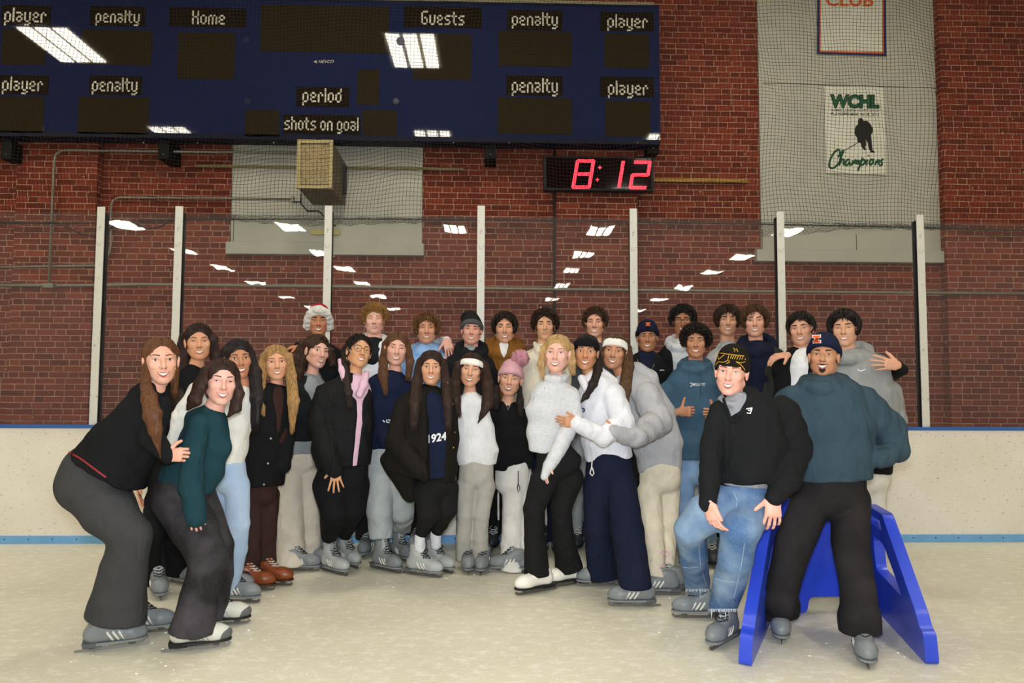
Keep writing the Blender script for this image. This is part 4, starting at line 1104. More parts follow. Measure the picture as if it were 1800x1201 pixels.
    def pants(s, name, m, legs=(), hips=(), feet=(), cell=None, k=.03, nz=(.004, 22), cuts=(), body=True, wr=.012, adds=(), smooth=1):
        S = Solid(); hips = list(hips); legs = [list(map(tuple, l)) for l in legs]
        if len(hips) == 1: h0 = hips[0]; hips = [(h0[0], h0[1] - 14, h0[2] * .96, *h0[3:]), (h0[0], h0[1] + 22, *h0[2:])]
        for i, ft in enumerate(feet):
            a = gnd(ft[0], ft[1]); t = math.radians(ft[2]) - math.atan2(a.x, a.y); a = a - Vector((math.sin(t), -math.cos(t), 0)) * .052
            if i < len(legs):
                l = legs[i]; n = len(l) - 1; D = [q[3] if len(q) > 3 else 0. for q in l]; end = a.y - s.Y
                for j in range(n + 1):
                    t = j / n; nd_ = D[j] + (end - D[n]) * t * t
                    q = l[j]; l[j] = (q[0], q[1], q[2], nd_, *q[4:])
            if i < len(legs):
                off = -math.sin(t) * .050 * FPX / a.y; ex = abs(ft[0] + off - legs[i][-1][0]) + .044 * FPX / a.y - legs[i][-1][2] * .92
                if ex > 0 and legs[i][-1][2] * .92 > .046 * FPX / a.y: ft = (ft[0] - math.copysign(min(ex, 16), ft[0] + off - legs[i][-1][0]), *ft[1:])
            s.skate(*ft)
        kq = .94; hips = [(q[0], q[1], q[2] * kq, *q[3:]) for q in hips]; legs = [[(q[0], q[1], q[2] * kq, *q[3:]) for q in l] for l in legs]
        hn = [(s.pt(q[0], q[1], q[3] if len(q) > 3 else 0.), s.m(q[2]), q[4] if len(q) > 4 else min(.17, max(.09, s.m(q[2]) * .72))) for q in hips]
        if hn: S.chain(hn, L=Vector((1, 0, 0)), k=k)
        for l in legs:
            nodes = [(s.pt(q[0], q[1], q[3] if len(q) > 3 else 0.), s.m(q[2], q[3] if len(q) > 3 else 0.), s.m(q[2], q[3] if len(q) > 3 else 0.) * (q[4] if len(q) > 4 else .95)) for q in l]
            S.chain(nodes, L=Vector((1, 0, 0)), k=k * .5, wr=(wr, 34 + 14 * s.rng.random(), s.rng.uniform(0, 6)))
            cn = nodes[-1][0] - nodes[-2][0]; cn.y = 0; S.cut(nodes[-1][0], cn, .006, box=(np.array(nodes[-1][0]) - s.m(70), np.array(nodes[-1][0]) + s.m(70)))
            if body:
                bn = [(p, min(w * .6, .075 - .008 * i), min(d * .6, .075 - .008 * i)) for i, (p, w, d) in enumerate(nodes)]
                e, f = bn[-1], bn[-2]; bn[-1] = (e[0].lerp(f[0], min(.8, .10 / max(.05, (e[0] - f[0]).length))), min(e[1], .040), min(e[2], .040))
                s.B.chain(bn, k=.02)
        for q in adds:
            x0, y0, r0, d0, x1, y1, r1, d1 = q[:8]; S.seg(s.pt(x0, y0, d0), s.pt(x1, y1, d1), s.m(r0, d0), s.m(r1, d1), k=.015)
        if hn and body: s.B.chain([(p, w * .6, d * .6) for p, w, d in hn], L=Vector((1, 0, 0)), k=.03)
        S.noise(nz[0], nz[1], int(s.rng.random() * 90) + 1, (1, 1, .45))
        for (x, y, nx, ny) in cuts: S.cut(s.pt(x, y), Vector((nx, 0, -ny)), .008)
        return S.mesh(name, m, s.root, cell or s.cc, smooth=smooth)
    def hand(s, x, y, dy, dir_, palm, thumb, size=1., curl=(.35, .4, .45, .5), spread=.10, tcurl=.3, tdir=None, arm=None):
        """wrist px; dir_: finger direction, palm: the way the palm faces, thumb: the side it lies on (world vectors)"""
        d = Vector(dir_).normalized(); n = Vector(palm); n = (n - d * n.dot(d)).normalized(); t = d.cross(n)
        if t.dot(Vector(thumb)) < 0: t = -t
        w = s.pt(x, y, dy); B = s.B; z = size
        if arm: B.seg(s.pt(*arm[:2], arm[2]), w, arm[3] if len(arm) > 3 else .036, .027 * z, k=.01)
        B.seg(w, w + d * .025 * z, .026 * z, .034 * z, .020 * z, .016 * z, L=t, k=.008)
        B.seg(w + d * .02 * z, w + d * .082 * z, .034 * z, .040 * z, .0165 * z, .0125 * z, L=t, k=.008)
        for i in range(4):
            off = (.029, .0097, -.0097, -.029)[i] * z; ln = (.92, 1.0, .95, .76)[i] * z; r = (.0086, .0088, .0084, .0076)[i] * z
            p = w + d * (.082 + (.0, .004, .002, -.006)[i]) * z + t * off
            a = curl[i]; dd = (d + t * (.029, .0097, -.0097, -.029)[i] / .029 * spread).normalized(); ang = 0
            for j, l in enumerate((.044, .027, .021)):
                ang += a * (1.0, 1.05, .8)[j]
                q = dd * math.cos(ang) + n * math.sin(ang); e = p + q * l * ln
                B.seg(p, e, r * (1 - .08 * j), r * (1 - .08 * (j + 1)), k=.0025); p = e
        tb = w + d * .022 * z + t * .030 * z + n * .004 * z
        td = Vector(tdir).normalized() if tdir else (d * .62 + t * .72 + n * .18).normalized()
        p1 = tb + td * .042 * z; B.seg(w + d * .012 * z + t * .014 * z, tb, .014 * z, .013 * z, k=.008); B.seg(tb, p1, .0125 * z, .0105 * z, k=.006)
        td2 = (td + (n * .7 - t * .3) * tcurl).normalized(); p2 = p1 + td2 * .030 * z; B.seg(p1, p2, .0105 * z, .0085 * z, k=.004)
        lo = np.array(w) - .0; c = np.array(w + d * .09 * z); s.fine.append((c - .125 * z, c + .125 * z))
        return s
    def skate(s, x, y, yaw, kind='rental', roll=0., pitch=0., size=1., lift=0.):
        p = gnd(x, y); yaw = yaw - math.degrees(math.atan2(p.x, p.y)); p.z = lift
        M = Matrix.Translation(p - Vector(s.root.location)) @ Matrix.Rotation(math.radians(yaw), 4, 'Z') @ Matrix.Rotation(math.radians(roll), 4, 'Y') @ Matrix.Rotation(math.radians(pitch), 4, 'X') @ Matrix.Scale(size, 4)
        place_skate(kind, s.root, M)
    def finish(s):
        body = s.B.mesh('body', s.skin, s.root, .016, s.fine, s.fc, smooth=1)
        for f in s.late: f(body)
        return body
# ---------------------------------------------------------------- ice skates
GREYP = mat('skate_grey', '#7b8082', .42, .4, var=.10, vscale=20); LGREY = mat('skate_light', '#a9adab', .5, var=.08); WSTR = mat('skate_stripe', '#e0ddd2', .5)
STEEL = mat('blade_steel', '#7d7a74', .32, .5, .75); BLK = mat('skate_black', '#141416', .5); LACE = mat('lace_black', '#121214', .8); LACEW = mat('lace_white', '#d8d6ce', .8)
KINDS = {'rental': dict(shell=GREYP, sole=GREYP, heel=mat('heel_grey', '#55595b', .45), lace=LACE, stripe=WSTR, tongue=LGREY),
         'white': dict(shell=mat('boot_white', '#e9e5da', .35), sole=BLK, heel=BLK, lace=mat('lace_cream', '#e4dfd2', .8), stripe=None, tongue=mat('boot_white', '#e9e5da', .35)),
         'cream': dict(shell=mat('boot_cream', '#c9c9bd', .45, var=.06), sole=BLK, heel=BLK, lace=LACE, stripe=LGREY, tongue=LGREY, toe=mat('toe_grey', '#5a5d5e', .4)),
         'brown': dict(shell=mat('boot_brown', '#7a3c1c', .35, var=.15), sole=mat('sole_brown', '#3c2012', .5), heel=mat('sole_brown', '#3c2012', .5), lace=LACEW, stripe=None, tongue=mat('boot_brown', '#7a3c1c', .35)),
         'pale': dict(shell=LGREY, sole=GREYP, heel=mat('heel_grey', '#55595b', .45), lace=LACE, stripe=WSTR, tongue=mat('tongue_grey', '#8f9492', .5)),
         'dark': dict(shell=mat('boot_dark', '#2a2d33', .45), sole=BLK, heel=BLK, lace=LACEW, stripe=mat('boot_trim', '#6f7478', .5), tongue=BLK)}
_SK = {}
def skate_meshes(kind):
    if kind in _SK: return _SK[kind]
    high = kind.endswith('_high'); K = KINDS[kind.replace('_high', '')]; out = []; high = high or kind in ('pale', 'dark')
    S = Solid(); X = Vector((1, 0, 0))
    S.ell((0, -.105, .092), (.046, .068, .044), k=.02); S.ell((0, -.085, .100), (.048, .06, .040), k=.02)
    S.seg((0, -.09, .095), (0, .06, .108), .045, .043, .040, .048, L=X, k=.02)
    S.ell((0, .072, .105), (.041, .052, .052), k=.02)
    S.seg((0, -.03, .125), (0, .045, .165), .040, .043, .034, .044, L=X, k=.02)
    S.seg((0, .042, .135), (0, .046, .245 if high else .165), .041, .044 if high else .040, .050, .050, L=X, k=.02)
    S.cut((0, 0, .064), (0, 0, -1), .004); S.cut((0, 0, .245 if high else .185), (0, .1, 1), .006)
    o = S.mesh('skate', K['shell'], None, .007); out.append(('skate', o.data)); bpy.data.objects.remove(o)
    def sub(name, b, m, smooth=False, bevel=0.):
        o = b.build(name, m, None, smooth, recalc=True); out.append((name, o.data)); bpy.data.objects.remove(o)
    ol = [(.046 * math.sin(a) * (1 if math.cos(a) > -.2 else .9), -.112 - .062 * math.cos(a)) for a in [math.pi * (-.5 + i / 8) for i in range(9)]]
    ol = [(-.044, .06)] + [(x, y) for x, y in ol] + [(.044, .06)]
    b = MB(); b.prism([(x, y, .056) for x, y in ol], (0, 0, .011)); sub('sole', b, K['sole'])
    b = MB(); b.hexa([(-.038, .035, .046), (.038, .035, .046), (.036, .118, .046), (-.036, .118, .046), (-.042, .03, .070), (.042, .03, .070), (.041, .124, .070), (-.041, .124, .070)]); sub('heel', b, K['heel'])
    t = .0022; prof = [(-.172, .020), (-.166, .008), (-.150, .001), (-.10, .0), (.10, 0), (.155, .003), (.160, .010), (.150, .014), (-.150, .016), (-.160, .026)]
    b = MB(); b.prism([(-t, y, z) for y, z in prof], (2 * t, 0, 0))
    for ya, yb, zt in ((-.125, -.075, .040), (.055, .105, .028)):
        b.hexa([(-t, ya + .012, .010), (t, ya + .012, .010), (t, yb - .012, .010), (-t, yb - .012, .010), (-.012, ya, zt), (.012, ya, zt), (.012, yb, zt), (-.012, yb, zt)])
    sub('blade', b, STEEL)
    S = Solid(); S.seg((0, -.045, .132), (0, .0, .185), .024, .028, .016, .014, L=X, k=.01); S.seg((0, .0, .185), (0, .010, .252 if high else .19), .026, .028, .012, .012, L=X, k=.01)
    o = S.mesh('tongue', K['tongue'], None, .007); out.append(('tongue', o.data)); bpy.data.objects.remove(o)
    b = MB(); prev = None
    for i in range(8 if high else 4):
        f = i / 7
        if f < .5: y, z = -.062 + .062 * f * 2, .142 + .052 * f * 2
        else: y, z = -.0, .194 + (f - .5) * 2 * .07
        for sg in (-1, 1):
            b.tube([(sg * .030, y + .014, z - .006), (0, y - .010, z + .006), (-sg * .030, y + .018, z + .010)], .0026, 5)
    for sg in ((-1, 1) if high else ()): b.tube([(0, -.014, .19), (sg * .02, -.034, .205), (sg * .034, -.03, .185), (sg * .012, -.026, .178), (sg * .036, -.036, .15)], .0026, 5)
    sub('laces', b, K['lace'], True)
    if K['stripe'] is not None:
        for sg in (-1, 1):
            b = MB()
            for j in range(3):
                y0 = .004 - j * .026
                b.tube([(sg * .0425, y0 - .020, .074), (sg * .0475, y0 - .008, .092), (sg * .0455, y0 + .006, .112), (sg * .036, y0 + .016, .132)], .0062, 6, flat=((1, 0, 0), .45))
            sub('stripe', b, K['stripe'], True)
    if K.get('toe'):
        S = Solid(); S.ell((0, -.107, .090), (.0485, .070, .042), k=.02); S.cut((0, -.115, .09), (0, 1, .15), .006); S.cut((0, 0, .062), (0, 0, -1), .004)
        o = S.mesh('toe_cap', K['toe'], None, .007); out.append(('toe_cap', o.data)); bpy.data.objects.remove(o)
    for n, me in out:
        if n == 'blade': continue
        co = np.empty(len(me.vertices) * 3, dtype=np.float32); me.vertices.foreach_get('co', co); co[2::3] -= .020; me.vertices.foreach_set('co', co); me.update()
    _SK[kind] = out; return out
def place_skate(kind, root, M):
    ms = skate_meshes(kind)
    o = bpy.data.objects.new('skate', ms[0][1]); COL.objects.link(o); o.parent = root; o.matrix_local = M
    for n, me in ms[1:]:
        c = bpy.data.objects.new(n, me); COL.objects.link(c); c.parent = o
    return o
# ================================================================ the people: front and middle
PB = mat('snap_steel', '#c9c6bd', .3, metal=.6); GOLD = mat('gold', '#c9a04c', .3, metal=.8); PRINT = mat('print_white', '#e4e4e4', .6)
GBLK = mat('glasses_black', '#101010', .3)
BLACK, BLACK2, BLACK3 = cloth('#141517'), cloth('#1b1b1c', tag='x'), cloth('#191613', tag='y', rough=.85)
def denim(col, fade):
    k = 'denim' + col
    if k in MATS: return MATS[k]
    m, nt, bs, out = nodes_of(k); v = coords(nt)
    c = mixc(nt, ramp(nt, noise(nt, v, 5, 4), .42, .66), lin(col), lin(fade))
    c = mixc(nt, mth(nt, 'MULTIPLY', ramp(nt, noise(nt, coords(nt, 9, 1, 1), 60, 2), .4, .7), .35), c, lin(fade))
    nt.links.new(c, bs.inputs['Base Color']); bs.inputs['Roughness'].default_value = .85; bs.inputs['Specular IOR Level'].default_value = .15
    b = nd(nt, 'ShaderNodeBump', i_Strength=.5, i_Distance=.006); nt.links.new(noise(nt, coords(nt, 1, 1, .5), 26, 4), b.inputs['Height']); nt.links.new(b.outputs[0], bs.inputs['Normal'])
    MATS[k] = m; return m
# --- woman in the charcoal flared trousers, bent forward
p = Person('person bent forward in black zip jacket and charcoal flares, brown hair over shoulder', 3.86, 215, fc=.0034, cc=.009)
p.head(283, 635, 80, yaw=6, roll=-3, skin='#d9a68c', male=False, nr=.043, lips='#b03a44', smile=.9, open_=.6, eyes=1.0, brow='#3a2418', neck=(272, 690, -.02), jaw=.93)
j = p.top('zip_jacket', BLACK, torso=[(274, 684, 17, 0, .07), (266, 700, 34), (248, 742, 46, 0, .12), (217, 785, 56, 0, .16), (189, 828, 66, 0, .185)], arms=[[(284, 712, 18, -.08), (266, 772, 20, -.13), (296, 802, 13, -.15)]], neck=(287, 672, 15, 24, -.08))
p.strokes_on(j, 'hem_trim', [[(121, 795), (128, 799), (136, 803), (144, 808), (152, 814), (160, 820), (168, 826), (176, 832), (186, 839)]], 1.5, mat('trim_red', '#8a1c22', .6))
p.hand(291, 801, -.15, (1, -.1, .08), (0, 1, -.2), (0, 0, 1), curl=(1.0, 1.0, 1.05, 1.1), tcurl=.6, size=.92)
p.pants('flared_trousers', cloth('#3d3d3e', bscale=160), hips=[(196, 808, 48, 0, .13), (165, 832, 54, 0, .15), (152, 852, 52, 0, .15)], legs=[[(152, 850, 50, -.02), (188, 898, 46, -.05), (231, 942, 35, -.08), (217, 1000, 39, -.05), (203, 1088, 53, -.02)], [(175, 850, 46, .12), (230, 940, 30, .16), (222, 1010, 30, .18), (224, 1085, 33, .2)]], nz=(.003, 14), feet=[(193, 1141, 87), (248, 1113, 78)])
p.hair_long('#40281a', '#6f4629', curtains=[[(258, 640, 6, -.04), (255, 668, 9, -.08), (262, 700, 15, -.14), (268, 730, 18, -.19), (273, 757, 13, -.21), (279, 788, 4, -.21)], [(304, 625, 6, .02), (308, 650, 7, .05), (306, 690, 8, .08)]], vol=.93, face=(.066, .085, .100), oz=-.020)
for x, y in ((257, 652), (258, 658), (308, 647)): p.stroke('earring', [(x, y - 2, -.05), (x, y + 3, -.05)], 1.5, GOLD)
p.finish()
# --- woman in the teal sweatshirt
p = Person('person in dark teal sweatshirt and washed black jeans, one arm hanging down', 4.02, 340, fc=.0034, cc=.009)
p.head(389, 672, 78, yaw=8, roll=4, skin='#dcab98', male=False, nr=.042, smile=1.1, open_=.6, eyes=.55, brow='#2a1a14', lips='#b8695f', neck=(378, 715, .0), jaw=.95)
p.top('sweatshirt', cloth('#1b3941', bscale=45), torso=[(374, 726, 17, .02, .07), (364, 742, 36), (360, 780, 42), (345, 820, 47), (325, 856, 50)], arms=[[(350, 745, 19, -.08), (337, 800, 21, -.15), (336, 855, 21, -.17), (346, 911, 17, -.18)]], hem=(-.25, 0, -1))
p.hand(346, 880, -.18, (.05, -.05, -1), (0, 1, 0), (-1, 0, 0), curl=(.15, .2, .2, .25), size=.9, tdir=(-.1, .2, -1), tcurl=0)
p.pants('jeans', denim('#1f1d1f', '#434044'), hips=[(330, 850, 46), (312, 874, 46)], legs=[[(310, 875, 44), (342, 930, 40, -.04), (367, 985, 33, -.08), (350, 1050, 33, -.04), (337, 1113, 40, 0)], [(345, 875, 36, .14), (385, 960, 25, .14), (386, 1010, 23, .16), (374, 1086, 24, .18)]], feet=[(343, 1142, 86, 'cream'), (384, 1099, 80, 'cream')])
p.hair_long('#1f1310', '#3d2820', curtains=[[(361, 650, 8, -.04), (352, 678, 14, -.06), (342, 704, 14, -.09), (333, 717, 6, -.09)], [(414, 662, 8, 0), (418, 692, 13, .01), (414, 718, 11, .0), (404, 730, 5, -.02)]], face=(.064, .082, .096))
p.finish()
# --- woman behind them, long very dark hair
p = Person('person with long near-black hair, all in black, behind the dark teal sweatshirt', 4.95, 320)
p.head(350, 602, 62, roll=-3, skin='#d09a74', male=False, nr=.042, smile=1., open_=.5, eyes=.35, brow='#2a1a16', wide=1.06, lips='#b5685c', neck=(345, 645))
p.top('jacket', BLACK, torso=[(343, 652, 14, 0, .07), (335, 672, 44), (322, 735, 48), (306, 800, 46), (300, 855, 42)], arms=[[(290, 690, 17, -.02), (268, 760, 15, -.05), (246, 850, 12, -.08)]])
p.hand(246, 848, -.08, (-.02, -.05, -1), (1, .3, 0), (0, -1, 0), size=.95, curl=(.2, .25, .3, .3))
p.pants('flared_trousers', BLACK, hips=[(300, 858, 42)], legs=[[(280, 880, 26, -.02), (268, 950, 17, -.15), (267, 1030, 14, -.30)], [(315, 880, 28), (308, 950, 21), (308, 1007, 26, .05)]], feet=[(266, 1046, 8), (316, 1026, 42)])
p.hair_long('#1a0f0d', '#33201b', curtains=[[(324, 590, 9, 0), (320, 625, 15, 0), (317, 670, 18, -.06), (316, 712, 17, -.10)], [(375, 595, 8, 0), (379, 625, 11, 0), (382, 660, 11, 0)]], face=(.064, .082, .094), vol=1.04)
p.finish()
# --- woman in the white cardigan
p = Person('person in white cardigan and light blue jeans with long black hair', 4.52, 412)
p.head(420, 632, 66, yaw=6, roll=-6, skin='#b67f5c', male=False, nr=.042, smile=1., open_=.5, eyes=.9, brow='#17100d', lips='#a85a52', neck=(428, 678))
p.top('cardigan', cloth('#dcdad2', bscale=70, bump=.6), torso=[(428, 688, 14, 0, .07), (420, 706, 29), (413, 745, 27), (408, 785, 25), (405, 818, 23)], arms=[[(392, 700, 17, -.02), (350, 690, 19, -.10), (318, 737, 18, -.16), (297, 781, 13, -.22)]])
p.hand(299, 782, -.22, (.35, -.1, -1), (1, .2, 0), (0, -1, 0), curl=(.5, .5, .5, .5), size=.88)
p.pants('jeans', denim('#9db4d2', '#b6c8de'), hips=[(405, 820, 26), (405, 845, 29)], legs=[[(416, 855, 23), (420, 920, 19), (417, 965, 18), (402, 1044, 15)], [(392, 860, 20, .08), (398, 930, 16, .08), (396, 1038, 14, .08)]], feet=[(398, 1058, 62), (388, 1040, 55)])
p.hair_long('#120d0d', '#2a2022', curtains=[[(440, 622, 8, 0), (448, 655, 13, -.02), (452, 700, 14, -.08), (448, 745, 9, -.10)], [(398, 615, 9, -.01), (393, 640, 11, 0)]], face=(.062, .08, .090), vol=1.03)
p.finish()
# --- blonde woman with the brown skates
p = Person('person with long blonde hair, black snap jacket, brown trousers and brown skates', 5.14, 465)
p.head(486, 638, 60, yaw=2, roll=-4, skin='#d6a07e', male=False, nr=.040, smile=.9, open_=.45, eyes=.85, brow='#5a3f28', lips='#b5665a', neck=(486, 680))
p.top('top', cloth('#38241f'), torso=[(486, 690, 16, 0, .08), (484, 706, 28, 0, .105), (478, 760, 32, 0, .12), (470, 830, 30, 0, .12)])
j = p.top('jacket', BLACK, torso=[(484, 690, 17, 0, .085), (478, 704, 39, 0, .12), (466, 750, 42, 0, .14), (462, 800, 41, 0, .15), (460, 852, 37, 0, .14)], arms=[[(502, 715, 14, 0), (506, 760, 13, 0), (498, 820, 13, -.06)]], subs=[[(484, 680, 13, -.16), (485, 720, 9, -.18), (483, 760, 2, -.18)]], body=False)
p.studs(j, [(476, 771), (471, 815), (464, 852), (495, 712)], 2, PB)
p.pants('trousers', cloth('#3a2723'), hips=[(460, 845, 30)], legs=[[(446, 870, 19), (445, 940, 16), (440, 985, 18), (431, 1016, 21)], [(474, 870, 19, .05), (470, 940, 16, .05), (468, 985, 17, .05), (467, 1008, 19, .05)]], feet=[(438, 1038, 72, 'brown'), (473, 1028, 62, 'brown')])
p.hair_long('#6b4c2c', '#c29a62', curtains=[[(464, 625, 7, -.01), (459, 660, 10, -.04), (457, 695, 11, -.09), (462, 722, 5, -.13)], [(508, 625, 7, -.01), (512, 660, 10, -.04), (516, 705, 12, -.10), (514, 747, 6, -.14)]], face=(.063, .08, .092))
p.finish()
# --- woman with curly hair, cream trousers
p = Person('person with long dark curls, cropped black puffer over grey hoodie, cream trousers', 5.60, 525)
p.head(557, 619, 57, yaw=24, roll=8, skin='#dcab94', male=False, nr=.042, smile=1., open_=.5, eyes=.95, brow='#2c1c14', lips='#b8645c', neck=(548, 662))
p.top('hoodie', cloth('#8f9496'), torso=[(548, 670, 16, 0, .085), (545, 686, 30, 0, .115), (527, 740, 31, 0, .12), (524, 797, 28, 0, .12)], adds=p.ring(547, 664, 13, 7, 5, .06))
p.top('puffer_jacket', cloth('#131518', rough=.8, spec=.2, bscale=16, bump=.9), torso=[(546, 676, 20, 0, .10), (540, 694, 37, 0, .13), (528, 730, 37, 0, .15), (526, 774, 36, 0, .14)], arms=[[(512, 700, 14, 0), (505, 740, 14, 0), (512, 790, 11, 0)]], subs=[[(549, 652, 17, -.15), (548, 680, 13, -.17), (546, 706, 2, -.18)]], body=False, nz=(.007, 30))
p.pants('wide_trousers', cloth('#d3c9b8'), hips=[(524, 795, 28), (524, 812, 31)], legs=[[(511, 830, 24), (510, 900, 24), (511, 960, 25), (514, 997, 27)], [(540, 830, 19, .05), (544, 900, 18, .05), (545, 950, 19, .05), (543, 982, 20, .05)]], nz=(.006, 20), feet=[(522, 1004, 74), (545, 992, 60)])
p.hair_long('#24170f', '#4a3120', curtains=[[(534, 605, 9, 0), (526, 630, 15, -.02), (522, 655, 15, -.05), (526, 674, 7, -.06)], [(580, 615, 7, 0), (584, 640, 8, 0)]], curl=.85, face=(.062, .08, .092), vol=1.06)
p.finish()
# --- woman with glasses, pink hoodie
p = Person('person in glasses with a pink hoodie under an open black puffer', 5.20, 600)
p.head(631, 619, 58, yaw=14, roll=9, pitch=-8, skin='#cf9d74', male=False, nr=.044, smile=.8, open_=.45, eyes=.4, brow='#1a1210', wide=1.04, lips='#b5695c', neck=(622, 664))
p.top('hoodie', cloth('#dcb6cb'), torso=[(625, 672, 16, 0, .085), (622, 690, 30, 0, .118), (618, 750, 32, 0, .13), (612, 816, 32, 0, .125)], adds=[(644, 656, 5, -.02, 640, 676, 7, -.10), (640, 676, 7, -.10, 632, 694, 6, -.13), (597, 634, 4, .0, 601, 650, 6, -.04), (601, 650, 6, -.04, 607, 668, 6, -.09)])
j = p.top('puffer_jacket', cloth('#131416', rough=.8, spec=.2, bscale=16, bump=.9), torso=[(616, 678, 26, 0, .10), (606, 700, 50, 0, .14), (602, 745, 52, 0, .16), (602, 790, 50, 0, .16), (604, 820, 46, 0, .15)], arms=[[(571, 700, 20, -.06), (562, 745, 21, -.11), (575, 798, 19, -.17), (590, 826, 15, -.18)]], subs=[[(627, 655, 17, -.17), (629, 690, 8, -.19), (629, 745, 6, -.19), (619, 830, 5, -.19)]], body=False, nz=(.007, 30))
p.hand(590, 822, -.18, (.05, -.1, -1), (0, 1, 0), (-1, 0, 0), curl=(.1, .12, .1, .15), spread=.35, size=.95)
p.pants('trousers', BLACK, hips=[(606, 815, 44), (602, 838, 48)], legs=[[(584, 855, 36), (588, 900, 26, -.05), (582, 930, 18), (577, 951, 13)], [(618, 855, 34, .04), (618, 892, 27, .0), (609, 925, 18, .06), (604, 943, 13, .08)]], feet=[(574, 1007, 36, 'pale'), (605, 994, 26, 'pale')])
p.hair_short('#17100e', vol=1.0, fringe=.062, n=220, length=.07, side=-.06, back=-.09, r=.0035)
b = p.hair_long('#17100e', '#2c1f1b', curtains=[[(606, 615, 7, .03), (607, 650, 8, -.04), (612, 690, 8, -.17), (615, 714, 5, -.19)]], face=(.066, .085, .100), oz=-.018, vol=.98)
p.glasses(GBLK)
p.stroke('earring', [(609, 628, -.03), (610, 634, -.03), (612, 629, -.03)], .8, GOLD)
p.finish()
# --- woman with brown hair, navy sweatshirt, grey sweatpants
p = Person('person with straight brown hair in a navy sweatshirt and pale grey sweatpants', 5.46, 685)
p.head(697, 614, 58, yaw=3, roll=5, skin='#dba992', male=False, nr=.042, smile=1.1, open_=.55, eyes=.35, brow='#4a3020', lips='#b86a60', neck=(694, 652))
j = p.top('sweatshirt', cloth('#171f38'), torso=[(693, 664, 16, 0, .08), (688, 680, 40), (680, 725, 46), (676, 765, 46), (678, 788, 42)], arms=[[(652, 695, 17, 0), (652, 745, 17, -.03), (680, 775, 15, -.10)]])
p.strokes_on(j, 'print', [[(673, 739), (676, 742)], [(680, 738), (680, 743)], [(683, 738), (687, 740), (686, 743), (682, 743)], [(690, 737), (691, 744)], [(687, 770), (694, 769)], [(687, 774), (695, 777)], [(690, 768), (690, 779)]], 1.0, PRINT)
p.pants('sweatpants', cloth('#aab0b2', bscale=30), hips=[(678, 795, 38)], legs=[[(668, 840, 27), (667, 900, 24), (670, 946, 21)], [(704, 850, 27, .05), (707, 900, 22, .05), (703, 932, 19, .08)]], nz=(.006, 24), feet=[(676, 1003, 44, 'rental_high'), (704, 984, 28, 'rental_high')])
p.hair_long('#3a2517', '#6d4a30', curtains=[[(677, 605, 6, 0), (674, 635, 9, -.03), (673, 660, 10, -.08), (677, 686, 6, -.12)], [(717, 608, 6, 0), (721, 635, 8, -.02), (718, 662, 6, -.05)]], face=(.063, .08, .093))
p.finish()
# --- woman in the long black coat
p = Person('person in open long black coat over a navy sweatshirt with white numerals', 5.14, 755)
p.head(758, 647, 59, roll=2, skin='#cc9a78', male=False, nr=.040, smile=.9, open_=.45, eyes=.75, brow='#21150f', lips='#b5655e', neck=(758, 690))
t = p.top('sweatshirt', cloth('#171e36'), torso=[(758, 700, 18, 0, .09), (764, 718, 33, 0, .125), (768, 775, 32, 0, .135), (768, 838, 30, 0, .13)])
p.write(t, 'print_number', '1924', PRINT, 752, 765, 785, 780, bold=.03, slope=-6)
c = p.top('long_coat', BLACK3, torso=[(754, 700, 26, 0, .10), (750, 716, 52, 0, .14), (748, 770, 57, 0, .16), (742, 820, 60, 0, .17), (738, 838, 58, 0, .16)], arms=[[(708, 722, 18, -.05), (698, 775, 20, -.12), (728, 818, 18, -.20), (772, 846, 15, -.22)]], subs=[[(758, 680, 17, -.17), (768, 720, 21, -.19), (769, 780, 19, -.20), (768, 850, 18, -.20)]], adds=[(716, 770, 34, 0, 704, 812, 30, .02), (704, 812, 30, .02, 722, 868, 16, .03), (680, 808, 12, .02, 700, 820, 24, .02)], body=False)
p.studs(c, [(725, 701), (733, 715), (787, 673), (796, 711), (797, 787), (800, 760)], 1.4, GOLD)
p.pants('leggings', BLACK2, hips=[(768, 838, 34), (768, 855, 33)], legs=[[(752, 862, 28), (755, 900, 23, -.06), (746, 922, 15, .0), (738, 947, 9.5, .03)], [(782, 860, 26, .05), (783, 895, 21, .0), (774, 920, 14, .07), (766, 941, 9.5, .08)]], feet=[(741, 1012, 58, 'pale'), (768, 1003, 44, 'pale')])
for x, y, d in ((738, 945, .17), (766, 940, .31)): p.top('sock', cloth('#e6e6ea'), arms=[[(x, y, 9.5, d), (x, y + 18, 9.5, d)]], body=False, nz=(.001, 40))
p.hair_long('#1d1310', '#38251d', curtains=[[(738, 635, 7, 0), (733, 670, 11, -.06), (729, 710, 12, -.15), (727, 746, 8, -.19)], [(779, 635, 7, 0), (784, 670, 9, -.06), (787, 710, 9, -.15), (788, 750, 6, -.19)]], face=(.062, .08, .092))
p.finish()
# --- woman with the white headband and white sweatshirt
p = Person('person in white sweatshirt, white headband and pale grey flares, feet together', 5.40, 836)
p.head(828, 651, 58, roll=7, yaw=-2, skin='#d5a382', male=False, nr=.040, smile=1.15, open_=.6, eyes=.55, brow='#2a1a12', lips='#b8665e', neck=(826, 692))
p.top('sweatshirt', cloth('#e4e4e6', bscale=30), torso=[(827, 700, 15, 0, .08), (829, 714, 30), (833, 755, 32), (838, 795, 35), (839, 818, 33)], arms=[[(806, 725, 12, .0), (806, 770, 11, 0), (815, 800, 9, .05)]])
p.pants('flared_trousers', cloth('#b1aea5', bscale=200, bump=.3), hips=[(838, 818, 32), (837, 838, 33)], legs=[[(820, 855, 20), (818, 905, 14.5), (816, 945, 14), (815, 986, 15)], [(853, 855, 20), (846, 905, 14.5), (844, 945, 14), (845, 990, 17)]], nz=(.0035, 34), feet=[(816, 1002, 4), (839, 1003, -8)])
